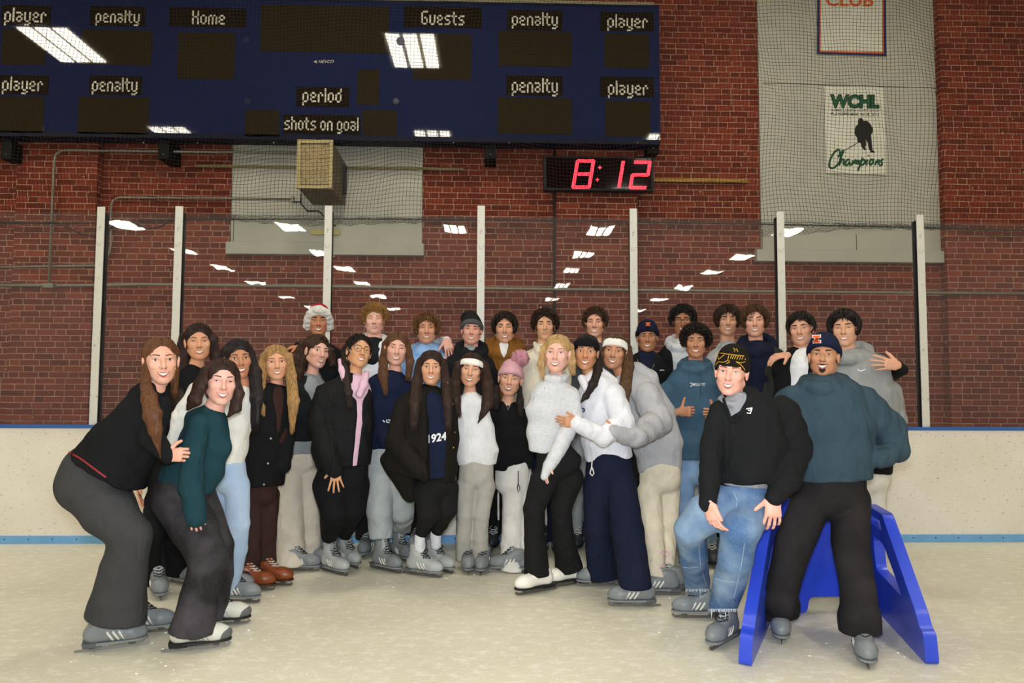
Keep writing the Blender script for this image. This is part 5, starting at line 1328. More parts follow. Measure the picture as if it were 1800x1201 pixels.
h = p.hair_long('#21150f', '#3d281d', curtains=[[(805, 640, 7, 0), (800, 675, 11, -.03), (800, 705, 11, -.08), (806, 727, 6, -.11)], [(852, 640, 8, 0), (857, 675, 12, -.03), (858, 710, 13, -.08), (845, 735, 4, -.11)]], face=(.062, .08, .092))
p.headband(cloth('#f0efe8'))
p.finish()
# --- woman with the pink pompom beanie
p = Person('person in a pink beanie with a fluffy pompom, black pullover and white trousers', 5.70, 893)
p.head(897, 667, 58, roll=8, yaw=-2, skin='#d8a688', male=False, nr=.041, smile=1.25, open_=.75, eyes=.45, brow='#241610', lips='#b5605a', neck=(893, 706), wide=1.02)
p.top('pullover', BLACK, torso=[(893, 716, 15, 0, .08), (893, 732, 36), (893, 765, 39), (894, 800, 38), (893, 828, 33)], arms=[[(862, 745, 14, 0), (858, 790, 13, 0), (868, 815, 11, -.05)], [(926, 745, 13, 0), (930, 790, 12, 0), (925, 815, 11, 0)]], neck=(893, 700, 9, 14, -.08))
p.stroke('necklace', [(887, 702, -.075), (890, 712, -.10), (893, 721, -.115), (897, 711, -.105), (902, 699, -.085)], .5, PB, n=4)
p.pants('trousers', cloth('#dedbd5', bscale=40), hips=[(900, 828, 33)], legs=[[(903, 850, 22), (902, 900, 20), (899, 960, 20), (900, 1003, 22)], [(926, 850, 22, .05), (928, 900, 20, .05), (928, 995, 18, .05)]], nz=(.006, 26), feet=[(893, 1005, -84), (925, 1000, -20)])
p.stroke('drawstring', [(911, 828, -.14), (911, 850, -.125), (909, 858, -.12), (911, 866, -.12), (914, 858, -.12), (911, 851, -.125)], .8, LACE)
p.hair_long('#15100f', '#2b201d', curtains=[[(874, 680, 6, 0), (873, 700, 8, -.05), (872, 718, 6, -.09)], [(913, 680, 5, 0), (914, 705, 7, -.06), (916, 730, 5, -.10)]], face=(.066, .082, .094), vol=.94, hatted=True)
bn = p.beanie(cloth('#cb9ba4', bscale=90), cloth('#cb9ba4', bscale=90), z0=.040, tilt=.35, top=.145, cuffh=.052)
S = Solid(); S.ell(p.pt(915, 629, .0), (.062, .062, .062)); S.noise(.010, 130, 3); pm = S.mesh('pompom', cloth('#c98f9c', bscale=200, bump=1.), bn, .006)
b = MB()
for i in range(420):
    d = Vector((p.rng.gauss(0, 1), p.rng.gauss(0, 1), p.rng.gauss(0, 1))).normalized(); c0 = p.pt(915, 629); b.tube([c0 + d * .050, c0 + d * .074 + Vector((p.rng.gauss(0, .006), p.rng.gauss(0, .006), -.004))], [.0035, .0012], 3)
b.build('yarn', cloth('#c98f9c', bscale=200, bump=1.), pm, True)
p.finish()
# --- blonde woman in the pale pullover, white figure skates
p = Person('person with blonde hair, pale heathered pullover, black flares and white figure skates', 4.84, 975)
p.head(979, 622, 66, yaw=-6, roll=3, skin='#e0b09c', male=False, nr=.043, smile=1., open_=.6, eyes=.95, eye='#56788e', brow='#8a6a4c', lips='#bd6460', neck=(977, 668))
p.top('pullover', mat('heather', '#cdced2', .9, .15, bump=.3, bscale=90, col2='#bcbec3', vscale=60, stretch=(.8, .8, 2.4)), torso=[(977, 672, 17, 0, .085), (976, 692, 40), (970, 725, 43), (966, 762, 37), (962, 797, 32)], arms=[[(1003, 698, 18, -.03), (1008, 738, 17, -.08), (988, 778, 14, -.17), (966, 818, 11, -.21), (957, 838, 7, -.21)]], adds=p.ring(977, 663, 17, 5, 6, .075, n=10))
p.hand(967, 816, -.20, (-.45, -.1, -1), (1, .3, 0), (0, -1, 0), curl=(.3, .3, .3, .3), size=.72)
p.stroke('zip_pull', [(957, 680, -.115), (957, 684, -.118)], .9, PB)
p.pants('flared_trousers', BLACK2, hips=[(975, 795, 34), (982, 815, 44)], legs=[[(957, 845, 27), (938, 895, 19), (940, 950, 19), (944, 1012, 24)], [(1000, 840, 28, .05), (986, 895, 19, .05), (991, 950, 20, .04), (1001, 1004, 27, .03)]], nz=(.003, 18), feet=[(935, 1041, -56, 'white'), (992, 1029, -60, 'white')])
p.hair_long('#8d6c46', '#cba871', curtains=[[(955, 612, 6, 0), (951, 640, 7, -.01), (954, 662, 4, -.03)], [(1003, 608, 6, .01), (1006, 635, 7, .01), (1007, 655, 6, .02)]], face=(.063, .08, .094), vol=.96)
p.finish()
# --- woman in the white hoodie, black headband
p = Person('person in white hoodie, wide navy trousers and black headband, clasping the arm beside', 4.94, 1070)
p.head(1030, 620, 62, roll=3, yaw=-2, skin='#bd8963', male=False, nr=.041, smile=1., open_=.55, eyes=1.1, brow='#1a110d', lips='#a85c54', neck=(1038, 664))
h = p.top('hoodie', cloth('#dedee5', bscale=30), torso=[(1042, 668, 18, 0, .09), (1050, 684, 36), (1060, 725, 41), (1067, 768, 42), (1071, 808, 42)], arms=[[(1078, 695, 21, -.06), (1094, 745, 21, -.12), (1060, 768, 18, -.22), (1014, 745, 13, -.27)]], adds=[(1052, 655, 12, .04, 1072, 672, 14, .02), (1022, 665, 7, -.04, 1032, 684, 8, -.10)])
p.hand(1016, 744, -.27, (-1, -.05, .12), (0, 1, 0), (0, 0, 1), curl=(.4, .42, .45, .5), size=.92, spread=.0, tdir=(-.75, -.2, .6))
p.strokes_on(h, 'print', [[(1018, 712), (1022, 718), (1028, 720)], [(1016, 722), (1024, 724), (1028, 722)], [(1017, 702), (1021, 706)]], 1.4, mat('print_navy', '#2b3358', .6))
p.pants('wide_trousers', cloth('#181d31'), hips=[(1070, 808, 42), (1070, 828, 44)], legs=[[(1049, 850, 26), (1050, 930, 25), (1060, 1018, 27)], [(1092, 850, 28, -.03), (1102, 930, 30, -.1), (1117, 1033, 31, -.18)]], nz=(.005, 16), feet=[(1050, 1030, -80), (1117, 1066, -80)])
p.stroke('drawstring', [(1041, 806, -.17), (1040, 822, -.16), (1037, 832, -.155), (1041, 837, -.155), (1044, 832, -.155), (1041, 822, -.16)], 1.1, LACEW)
p.hair_long('#14100f', '#2a2220', curtains=[[(1051, 625, 6, .02), (1051, 650, 9, -.04), (1043, 675, 9, -.13), (1030, 697, 6, -.16), (1023, 705, 3, -.16)]], face=(.062, .08, .094), vol=.98)
p.headband(cloth('#131316'), z=.068, h=.062, tilt=.3, knot=True)
p.finish()
# --- woman in the grey hoodie, white headband
p = Person('person in grey hoodie, cream trousers and white headband with long brown waves', 5.22, 1150)
p.head(1080, 619, 61, roll=7, yaw=-4, skin='#bf8b69', male=False, nr=.041, smile=1., open_=.5, eyes=.75, brow='#2a1a12', lips='#ad5f55', neck=(1094, 660))
p.top('hoodie', cloth('#aaaaae', bscale=30), torso=[(1104, 662, 17, .02, .09), (1122, 686, 36), (1144, 732, 41), (1157, 782, 42), (1160, 832, 37)], arms=[[(1135, 695, 24, -.08), (1156, 742, 26, -.18), (1118, 768, 20, -.40), (1074, 760, 13, -.50)]], adds=[(1118, 648, 13, .04, 1142, 664, 14, .03), (1090, 668, 8, -.04, 1112, 690, 9, -.08)], hem=(.02, 0, -1), nz=(.006, 22))
p.hand(1084, 760, -.50, (-1, -.1, .02), (0, 1, 0), (0, 0, 1), curl=(.3, .35, .4, .4), size=.9)
j = p.pants('trousers', cloth('#d5ccb6', bscale=60), hips=[(1160, 825, 38), (1160, 845, 38)], legs=[[(1141, 865, 22, -.02), (1147, 930, 20, -.04), (1154, 1013, 17, -.06)], [(1174, 865, 22, .03), (1172, 930, 20, .02), (1168, 1018, 16, .0)]], feet=[(1152, 1046, -80), (1166, 1040, -75)])
p.strokes_on(j, 'print', [[(1160, 973), (1165, 969), (1173, 970), (1177, 974), (1172, 979), (1165, 977)], [(1157, 1001), (1162, 993), (1170, 991), (1178, 992)]], 1.1, mat('print_pink', '#d9a2bd', .7))
p.hair_long('#2e2016', '#6a4a30', curtains=[[(1103, 610, 8, .01), (1104, 645, 12, -.04), (1098, 685, 13, -.12), (1098, 722, 6, -.18)], [(1058, 625, 4, 0), (1057, 645, 4, 0)]], face=(.062, .08, .092), curl=.25)
p.headband(cloth('#f0efe8'), z=.072, h=.055, tilt=.35)
p.finish()
# --- young man with thumbs up
p = Person('person with black curls in a teal blue hoodie giving two thumbs up', 5.56, 1222)
p.head(1223, 602, 56, skin='#b58260', brow='#1a120e', smile=.9, open_=.35, eyes=.6, lips='#a5685c', neck=(1222, 645))
h = p.top('hoodie', cloth('#3c576b', bscale=30), torso=[(1222, 652, 22, 0, .10), (1222, 672, 50), (1222, 725, 55), (1224, 775, 52), (1226, 806, 48)], arms=[[(1174, 690, 18, 0), (1167, 728, 17, -.06), (1176, 731, 14, -.16)], [(1272, 690, 18, 0), (1280, 735, 17, -.06), (1268, 733, 14, -.16)]], adds=p.ring(1222, 644, 22, 9, 9, .10))
p.stroke('drawstring', [(1213, 652, -.135), (1212, 670, -.175), (1212, 684, -.185)], .7, cloth('#34505f')); p.stroke('drawstring', [(1231, 652, -.135), (1231, 670, -.175), (1231, 694, -.19)], .7, cloth('#34505f'))
p.write(h, 'print', 'HMOLLAS TST', PRINT, 1216, 673.5, 1240, 678.5, bold=.01); p.strokes_on(h, 'print_mark', [[(1212, 675), (1214, 673), (1217, 675), (1216, 679), (1212, 679), (1212, 675)]], .5, PRINT)
p.hand(1194, 724, -.19, (.72, -.69, .04), (.69, .72, 0), (0, 0, 1), curl=(1.25, 1.3, 1.3, 1.35), tdir=(.28, 0, 1), tcurl=0, arm=(1172, 731, -.15, .036), size=1.0)
p.hand(1258, 727, -.19, (-.72, -.69, .04), (-.69, .72, 0), (0, 0, 1), curl=(1.25, 1.3, 1.3, 1.35), tdir=(-.35, 0, 1), tcurl=0, arm=(1276, 733, -.15, .036), size=1.0)
p.stand(1224, denim('#6f8fb4', '#8aa6c6'), 'dark', w=15, sp=20, top=808, name='jeans')
p.hair_short('#120d0b', '#241a15', vol=1.22, fringe=.054, n=560, curl=1.1, side=-.075, back=-.09, length=.075, top=1.10, opening=.066)
p.finish()
# --- seated young man with the patterned beanie
p = Person('person in black and gold beanie and faded jeans perched on the blue skating aid', 3.80, 1310, fc=.0034, cc=.009)
p.head(1286, 655, 79, yaw=-8, roll=6, pitch=2, skin='#e3ab95', brow='#7a5238', eye='#5a6a70', smile=1., open_=.6, eyes=.8, lips='#b5625a', neck=(1294, 706, .03), nr=.060, jaw=1.03)
p.top('tee', cloth('#8f9198'), torso=[(1294, 712, 26, .01, .11), (1302, 734, 40, 0, .115), (1312, 790, 50, 0, .135), (1306, 853, 50, 0, .155)], adds=p.ring(1293, 702, 25, 10, 5, .09))
j = p.top('quarter_zip_sweater', cloth('#191a1c', bscale=40), torso=[(1300, 712, 34, .02, .12), (1312, 736, 60, 0, .15), (1318, 785, 64, 0, .17), (1314, 825, 58, 0, .17), (1310, 846, 52, 0, .16)], arms=[[(1266, 726, 22, -.02), (1253, 785, 21, -.06), (1248, 840, 19, -.18), (1245, 886, 15, -.27)], [(1374, 730, 34, .0), (1394, 790, 32, .0), (1382, 845, 24, -.12), (1360, 876, 16, -.2)]], subs=[[(1296, 674, 25, -.10), (1296, 696, 22, -.16), (1292, 720, 11, -.19), (1289, 744, 2, -.21)]], adds2=[(1272, 702, 3.5, -.08, 1286, 742, 3, -.175), (1322, 694, 3.5, -.05, 1292, 742, 3, -.175)], body=False, hem=(.1, 0, -1), adds=[(1322, 688, 9, .04, 1300, 692, 9, .09)])
p.strokes_on(j, 'emblem', [[(1312, 719), (1322, 717), (1318, 722), (1315, 721)], [(1322, 718), (1319, 727), (1313, 726)]], .8, PRINT)
p.strokes_on(j, 'zip', [[(1289, 745), (1289, 766)]], .6, mat('zip_black', '#08080a', .4))
p.hand(1245, 884, -.29, (.22, -.10, -1), (1, .6, 0), (0, -1, 0), curl=(.35, .45, .5, .5), size=.95, tdir=(.35, -.35, -.9))
p.hand(1359, 874, -.2, (-.12, -.25, -1), (.1, 1, -.2), (-1, 0, 0), curl=(.45, .5, .5, .5), spread=.2, size=1.05, tdir=(-.8, -.3, -.45))
JE = denim('#446390', '#8097b0')
j = p.pants('jeans', JE, hips=[(1307, 846, 50, .02, .165), (1304, 872, 54, .03, .17)], legs=[[(1284, 880, 40, -.02), (1240, 905, 37, -.12), (1213, 932, 28, -.17), (1220, 985, 25, -.02), (1227, 1036, 22, .12)], [(1326, 880, 40, -.02), (1302, 930, 37, -.22), (1292, 985, 31, -.26), (1271, 1070, 26, -.22)]], nz=(.006, 20), feet=[(1222, 1086, -76), (1258, 1131, -26, 'rental_high')])
p.strokes_on(j, 'stitching', [[(1201, 998), (1214, 999), (1229, 997)], [(1250, 1015), (1268, 1021), (1290, 1024)], [(1228, 950), (1232, 1000), (1243, 1032)], [(1309, 956), (1302, 1000), (1288, 1060)], [(1290, 866), (1296, 880), (1294, 892)]], .45, mat('stitch', '#a9b9cb', .8))
b = MB()
for x0, x1, y, d, n in ((1206, 1247, 1037, -.04, 26), (1246, 1297, 1072, -.35, 34)):
    for i in range(n):
        x = x0 + (x1 - x0) * i / n; q = p.pt(x, y, d + .13 * (1 if y < 1050 else .6)); 
        b.tube([q + Vector((0, 0, .004)), q + Vector((p.rng.gauss(0, .004), -.003, -.010 - .03 * (p.rng.random() < .12)))], .0009, 3)
b.build('frayed_threads', cloth('#dfe5ea'), j, True)
p.hair_short('#6a4a34', fringe=.06, hat=((0, -.09, .036), (0, .40, 1)), n=120, length=.03)
bn = p.beanie(cloth('#17150f', bscale=90), None, z0=.032, tilt=.38, top=.150, vol=1.03)
p.strokes_on(bn, 'knit_pattern', [[(1261, 620), (1275, 622), (1290, 624), (1308, 626)], [(1261, 620), (1263, 632), (1273, 624)], [(1260, 623), (1257, 635)], [(1281, 625), (1279, 634), (1272, 637), (1262, 636), (1258, 642)], [(1281, 633), (1282, 637), (1277, 639)], [(1286, 625), (1284, 630)], [(1290, 625), (1287, 631)], [(1294, 625), (1291, 631)], [(1298, 626), (1295, 632)], [(1302, 626), (1300, 632)], [(1306, 626), (1304, 632)], [(1294, 636), (1303, 638), (1310, 636)], [(1294, 636), (1303, 642), (1310, 651)], [(1289, 612), (1292, 615), (1291, 618)], [(1294, 613), (1297, 618)], [(1310, 630), (1310, 633)]], .55, mat('knit_gold', '#c8952f', .8))
p.finish()
# --- young man with the navy beanie, slate hoodie
p = Person('person with goatee, navy beanie and slate hoodie standing inside the blue skating aid', 4.12, 1455, fc=.0036, cc=.009)
p.head(1448, 628, 71, yaw=-4, pitch=-6, roll=2, skin='#bb8966', brow='#1b120d', beard='#1b120e', smile=1.05, open_=.5, eyes=.6, lips='#a8625a', neck=(1450, 680), nr=.06, jaw=1.02)
p.top('hoodie', cloth('#374a56', bscale=26), torso=[(1450, 688, 34, 0, .12), (1452, 708, 72, 0, .16), (1456, 750, 80, 0, .17), (1462, 795, 73, 0, .17), (1466, 842, 66, 0, .16)], arms=[[(1512, 712, 36, 0), (1560, 755, 30, .02), (1574, 790, 23, -.02), (1547, 806, 18, -.10)], [(1394, 712, 34, 0), (1378, 770, 30, .02), (1392, 830, 24, .04), (1408, 860, 18, .06)]], adds=p.ring(1450, 676, 36, 8, 11, .13, rb=15), hem=(.04, 0, -1), nz=(.006, 18))
p.hand(1549, 803, -.08, (-.75, .1, -.5), (0, .8, .2), (-.5, 0, 1), curl=(.3, .35, .4, .4), size=1.0)
p.hand(1408, 862, .06, (.1, 0, -1), (0, 1, 0), (1, 0, 0))
p.pants('jeans', denim('#1f1d1e', '#2b292a'), hips=[(1464, 838, 60, 0, .15), (1462, 868, 62, 0, .15)], legs=[[(1428, 880, 37), (1397, 950, 34, -.08), (1378, 1020, 29, -.16), (1372, 1060, 29, -.2), (1372, 1062, 33, -.2), (1371, 1083, 33, -.22)], [(1494, 880, 38), (1495, 955, 33, -.14), (1507, 1030, 32, -.32), (1510, 1084, 33, -.44), (1510, 1086, 37, -.44), (1512, 1111, 37, -.48)]], feet=[(1372, 1117, 2), (1518, 1158, 8)])
p.hair_short('#17100d', fringe=.06, hat=((0, -.09, .05), (0, .5, 1)), n=120, length=.03)
bn = p.beanie(cloth('#171d36', bscale=90), cloth('#171d36', bscale=90), z0=.056, tilt=.42, top=.150, cuffh=.050, vol=1.05)
p.onto(bn.children[0], 'emblem_edge', [[(1428, 589), (1443, 588.4), (1443, 594), (1428, 594.6)], [(1431, 592), (1439.5, 592), (1439.8, 601), (1431.3, 601.3)], [(1428.6, 598.6), (1443.4, 598), (1443.4, 603.4), (1428.6, 604)]], PRINT, .003)
p.onto(bn.children[0], 'emblem', [[(1429, 590), (1442, 589.4), (1442, 593), (1429, 593.6)], [(1432, 592), (1438.5, 592), (1438.8, 601), (1432.3, 601.3)], [(1429.6, 599.6), (1442.4, 599), (1442.4, 602.4), (1429.6, 603)]], mat('emblem_orange', '#e0662c', .6), .006)
p.finish()
# ================================================================ the people: back row
# --- fluffy white hat
p = Person('person in a fluffy white-brimmed red hat and black jacket at the back', 6.05, 560)
p.head(560, 566, 51, skin='#bd805c', brow='#1d130e', smile=1.1, open_=.55, eyes=.5, lips='#a8625a', neck=(560, 604), jaw=.95)
p.top('jacket', BLACK, torso=[(560, 612, 18, 0, .09), (560, 628, 42), (560, 690, 45), (560, 765, 42)], arms=[[(527, 640, 15, 0), (514, 650, 13, .02), (518, 622, 11, -.06), (526, 609, 9, -.10)], [(596, 645, 15, 0), (598, 720, 13, 0)]])
p.hand(527, 608, -.11, (-1, -.1, -.22), (0, .3, -1), (0, -1, 0), curl=(.35, .4, .4, .45), size=.95)
p.stand(560, BLACK2, 'rental', sp=14)
k = p.hk; S = Solid(); S.ell(p.HL(0, .014, .045), (.088 * k, .104 * k, .095 * k), p.HR); S.ell(p.HL(.0, .05, .10), (.07 * k, .08 * k, .05 * k), p.HR, .03); S.cut(p.HL(0, 0, .05), p.HR @ Vector((0, -.3, -1)), .01)
hat = S.mesh('plush_hat', cloth('#a52a2e', bscale=60), p.root, .006)
S = Solid()
for i in range(40):
    a, b_ = 2 * math.pi * i / 40, 2 * math.pi * (i + 1) / 40
    g = lambda t: p.HL(.083 * math.sin(t), .012 - .098 * math.cos(t), .026 + .060 * max(0, math.cos(t)) ** .8 * 1.0 - .060 * (1 - max(0, math.cos(t))) * (.5 + .5 * abs(math.sin(t))))
    S.seg(g(a), g(b_), .030 * k, k=.015)
S.noise(.007, 120, 4); S.mesh('fur_brim', cloth('#dedad2', bscale=170, bump=1.), hat, .0055)
p.finish()
# --- curly blond, eyes closed
p = Person('person with curly blond hair and closed eyes in a white hoodie at the back', 5.84, 657)
p.head(658, 563, 50, skin='#dfae98', brow='#9a6c48', eyes=.10, smile=.5, open_=.12, teeth=False, lips='#b8706a', neck=(657, 602), jaw=1.05, nr=.058)
p.top('tee', cloth('#1c1d22'), torso=[(657, 606, 17, 0, .09), (657, 630, 34, 0, .12), (657, 700, 36, 0, .12)])
p.top('hoodie', cloth('#dfe1e6', bscale=30), torso=[(657, 614, 24, 0, .10), (657, 630, 42), (660, 690, 47), (660, 765, 45)], arms=[[(620, 645, 15, 0), (612, 720, 14, 0), (630, 770, 12, 0)], [(694, 640, 14, .18), (706, 622, 12, .46), (760, 610, 10, .46), (778, 601, 9, .36), (786, 599, 8, .22)]], adds=p.ring(657, 604, 23, 12, 8, .10, a0=-215, a1=35), subs=[[(657, 592, 11, -.14), (656, 606, 6, -.16), (656, 616, 1, -.16)]])
p.hand(785, 598, .19, (.30, -.55, -.9), (-.2, 1, 0), (-1, 0, 0), curl=(.3, .3, .35, .4), spread=.15)
p.stand(652, BLACK2, 'rental', sp=15, w=12)
p.hair_short('#5e4026', '#a5793f', vol=1.14, top=1.12, fringe=.056, curl=1.1, n=620, length=.06, side=-.02, back=-.05)
p.finish()
# --- light blue hoodie
p = Person('person with tousled brown hair in a light blue hoodie at the back', 6.08, 748)
p.head(750, 579, 52, skin='#cd9674', brow='#4a3020', smile=.8, open_=.3, eyes=.6, lips='#b06a5c', neck=(749, 616), jaw=1.05, nr=.058)
h = p.top('hoodie', cloth('#86aadb', bscale=30), torso=[(748, 622, 22, 0, .10), (748, 640, 44), (748, 695, 47), (745, 765, 45)], arms=[[(708, 650, 15, 0), (702, 740, 13, 0)], [(788, 650, 15, 0), (795, 740, 13, 0)]], adds=p.ring(749, 616, 20, 8, 8, .09))
p.onto(h, 'print', [[(779, 627), (785, 626), (785, 633), (779, 633)]], PRINT)
p.stand(738, BLACK2, 'pale', sp=13, w=11)
p.hair_short('#33200f', '#7a532d', vol=1.14, top=1.06, fringe=.058, n=420, length=.085, side=-.05, back=-.09, sweep=.5, r=.0042)
p.finish()
# --- grey and black beanie
p = Person('person in a black beanie with grey cuff and dark hooded jacket behind the white sweatshirt', 5.84, 828)
p.head(829, 581, 51, skin='#d49c84', brow='#241811', smile=.8, open_=.4, eyes=.55, lips='#b5685f', neck=(828, 620), roll=2, jaw=1.04)
p.top('jacket', cloth('#17181c', bscale=30), torso=[(828, 628, 24, 0, .10), (826, 645, 46), (822, 700, 47), (822, 780, 43)], arms=[[(788, 660, 14, 0), (785, 740, 13, 0)], [(864, 660, 14, 0), (866, 740, 13, 0)]], adds=p.ring(828, 616, 23, 11, 8, .10))
p.top('tee_collar', cloth('#8f9698'), torso=[(828, 618, 14, 0, .08), (828, 634, 20)], body=False)
p.stand(828, BLACK2, 'rental', sp=13, w=12)
p.hair_short('#1a120e', fringe=.036, hat=((0, -.09, .060), (0, .45, 1)), n=160, length=.045)
p.beanie(cloth('#17181b', bscale=90), cloth('#4a4b4e', bscale=90), z0=.052, tilt=.62, top=.150, cuffh=.040, slouch=.06, vol=1.03, lean=-.02)
p.finish()
# --- brown hoodie
p = Person('person with a dark fringe in a rust brown hoodie and navy jacket', 6.10, 886)
p.head(887, 578, 53, skin='#d09c7b', brow='#1c130f', smile=1., open_=.45, eyes=.5, lips='#b06a5c', neck=(886, 617), jaw=1.05, nr=.060)
p.top('tee', cloth('#e2e2e2'), torso=[(886, 616, 18, 0, .095), (886, 640, 30, 0, .125), (886, 700, 34, 0, .125)])
p.top('hoodie', cloth('#7d5322', bscale=30), torso=[(886, 620, 28, 0, .12), (888, 642, 44, 0, .14), (890, 700, 44, 0, .145), (890, 770, 42, 0, .14)], adds=p.ring(886, 612, 27, 13, 10, .11), subs=[[(886, 600, 12, -.15), (886, 616, 6, -.17), (886, 628, 1, -.17)]], body=False)
p.top('jacket', cloth('#171a22', bscale=30), torso=[(886, 630, 40, .02, .12), (889, 648, 52, 0, .14), (891, 700, 51, 0, .15), (891, 785, 47, 0, .15)], arms=[[(842, 660, 14, .02), (842, 740, 13, .02)], [(936, 660, 14, .02), (938, 740, 13, .02)]], subs=[[(888, 610, 30, -.17), (890, 660, 18, -.19), (895, 790, 12, -.19)]], body=False)
p.stand(876, BLACK2, 'dark', sp=13, w=12)
p.hair_short('#140e0b', '#2b1f18', vol=1.08, top=1.04, fringe=.058, n=420, length=.075, side=-.03, back=-.06, sweep=-.6, r=.0042)
p.finish()
# --- cream collared top
p = Person('person with dense dark curls in a cream collared pullover', 5.86, 958)
p.head(958, 573, 51, skin='#cd9c76', brow='#1c130f', smile=.5, open_=.12, teeth=False, eyes=.7, lips='#b06d60', neck=(956, 612), jaw=.95)
p.top('pullover', cloth('#d2cab8', bscale=60), torso=[(956, 620, 19, 0, .09), (954, 636, 40), (950, 690, 43), (950, 770, 40)], arms=[[(918, 652, 14, 0), (914, 740, 13, 0)], [(990, 652, 14, 0), (992, 740, 13, 0)]], adds=[(940, 604, 4, -.03, 948, 618, 6, -.09), (948, 618, 6, -.09, 958, 624, 4, -.11), (976, 606, 4, -.03, 966, 619, 6, -.09), (966, 619, 6, -.09, 958, 624, 4, -.11)])
p.stand(960, cloth('#171c33'), 'dark', sp=13, w=12)
p.hair_short('#1c120d', '#38261a', vol=1.16, top=1.14, fringe=.060, curl=1., n=620, length=.05, side=-.015, back=-.05)
p.finish()
# --- brown wavy hair behind
p = Person('person with wavy brown hair smiling from behind the black headband', 6.10, 1046)
p.head(1046, 569, 51, skin='#d09c80', brow='#2b1c13', smile=.9, open_=.4, eyes=.4, lips='#b06a5e', neck=(1046, 608), yaw=-4)
p.top('sweatshirt', cloth('#4a4f54'), torso=[(1046, 616, 18, 0, .09), (1046, 634, 38), (1046, 690, 40), (1046, 775, 38)], arms=[[(1012, 655, 13, 0), (1010, 740, 12, 0)]])
p.stand(1025, cloth('#8f9497'), 'dark', sp=13, w=13)
p.hair_short('#22150e', '#4b311f', vol=1.12, top=1.10, fringe=.062, n=420, length=.07, side=-.02, back=-.06, sweep=.4, curl=.35)
p.finish()
# --- navy beanie and round glasses
p = Person('person in navy beanie with thin round glasses and dark fleece', 5.92, 1136)
p.head(1138, 594, 51, skin='#ad7853', brow='#17100c', smile=1., open_=.5, eyes=.6, lips='#9a5e54', neck=(1137, 632))
p.top('tee', cloth('#151a30'), torso=[(1136, 632, 19, 0, .095), (1136, 656, 36, 0, .125), (1134, 700, 38, 0, .13)])
j = p.top('fleece_jacket', cloth('#15161a', bscale=60), torso=[(1136, 640, 30, .02, .11), (1136, 656, 44, 0, .13), (1132, 705, 45, 0, .14), (1132, 785, 42, 0, .14)], arms=[[(1172, 668, 15, 0), (1176, 740, 13, 0)], [(1100, 668, 14, 0), (1096, 740, 13, 0)]], subs=[[(1137, 615, 17, -.15), (1136, 645, 10, -.18), (1134, 685, 1, -.18)]], body=False)
p.write(j, 'logo_print', 'patag', PRINT, 1160, 649.5, 1168, 652.5)
p.stroke('necklace', [(1121, 632, -.09), (1122, 650, -.13), (1130, 661, -.145), (1144, 655, -.145), (1150, 640, -.12)], .5, PB, n=4)
p.stand(1132, BLACK2, 'rental', sp=13, w=12)
p.hair_short('#120c0a', fringe=.036, hat=((0, -.09, .060), (0, .45, 1)), n=200, length=.045)
bn = p.beanie(cloth('#151a30', bscale=90), cloth('#151a30', bscale=90), z0=.052, tilt=.5, top=.150, cuffh=.045, vol=1.04)
p.onto(bn.children[0], 'emblem', [[(1135, 567), (1143, 567), (1143, 569.2), (1135, 569.2)], [(1137, 568), (1141, 568), (1141, 573), (1137, 573)], [(1135, 571.4), (1143, 571.4), (1143, 573.6), (1135, 573.6)]], mat('emblem_orange', '#e0662c', .6), .005)
p.glasses(mat('glasses_wire', '#6b5f55', .3, metal=.6), w=.026, h=.024, r=.0012)
p.finish()
# --- fluffy black hair, glasses, white hood
p = Person('person with fluffy black hair, dark-rimmed glasses and a white hood over a black jacket', 6.16, 1198)
p.head(1200, 566, 51, skin='#a26d4b', brow='#140e0b', smile=.9, open_=.4, eyes=.6, lips='#8f574c', neck=(1198, 606))
p.top('hooded_sweatshirt', cloth('#c9ccd0'), torso=[(1198, 612, 20, 0, .10), (1196, 632, 36, 0, .13), (1196, 700, 38, 0, .14)], adds=p.ring(1198, 604, 22, 10, 8, .10))
p.top('jacket', BLACK, torso=[(1196, 622, 34, .02, .11), (1194, 640, 46, 0, .14), (1192, 700, 46, 0, .15), (1192, 780, 42, 0, .15)], arms=[[(1156, 655, 14, .02), (1154, 740, 13, .02)], [(1234, 655, 14, .02), (1236, 740, 13, .02)]], subs=[[(1197, 600, 20, -.16), (1196, 630, 12, -.18), (1196, 790, 5, -.18)]], body=False)
p.stand(1192, BLACK2, 'rental', sp=13, w=12)
p.hair_short('#0f0b0a', '#221a17', vol=1.20, top=1.14, fringe=.058, n=520, length=.06, side=-.015, back=-.06, curl=.5)
p.glasses(GBLK, w=.027, h=.022, r=.0020)
p.finish()
# --- shaggy dark hair, grey tee
p = Person('person with shaggy dark brown hair squinting in a light grey tee, behind the patterned beanie', 6.05, 1279)
p.head(1279, 565, 52, skin='#cb9877', brow='#21160f', smile=.9, open_=.4, eyes=.3, lips='#b0695c', neck=(1279, 606), yaw=4, roll=3)
p.top('tee', cloth('#a3a7a9'), torso=[(1279, 614, 18, 0, .09), (1279, 632, 38), (1281, 690, 43), (1281, 780, 40)], arms=[[(1250, 650, 12, 0), (1249, 700, 11, 0)], [(1314, 650, 14, 0), (1316, 700, 13, 0)]])
p.stand(1281, BLACK2, 'rental', sp=13, w=12)
p.hair_short('#1c120d', '#39271a', vol=1.14, top=1.08, fringe=.054, n=460, length=.09, side=-.065, back=-.09, sweep=.4, r=.0042)
p.finish()
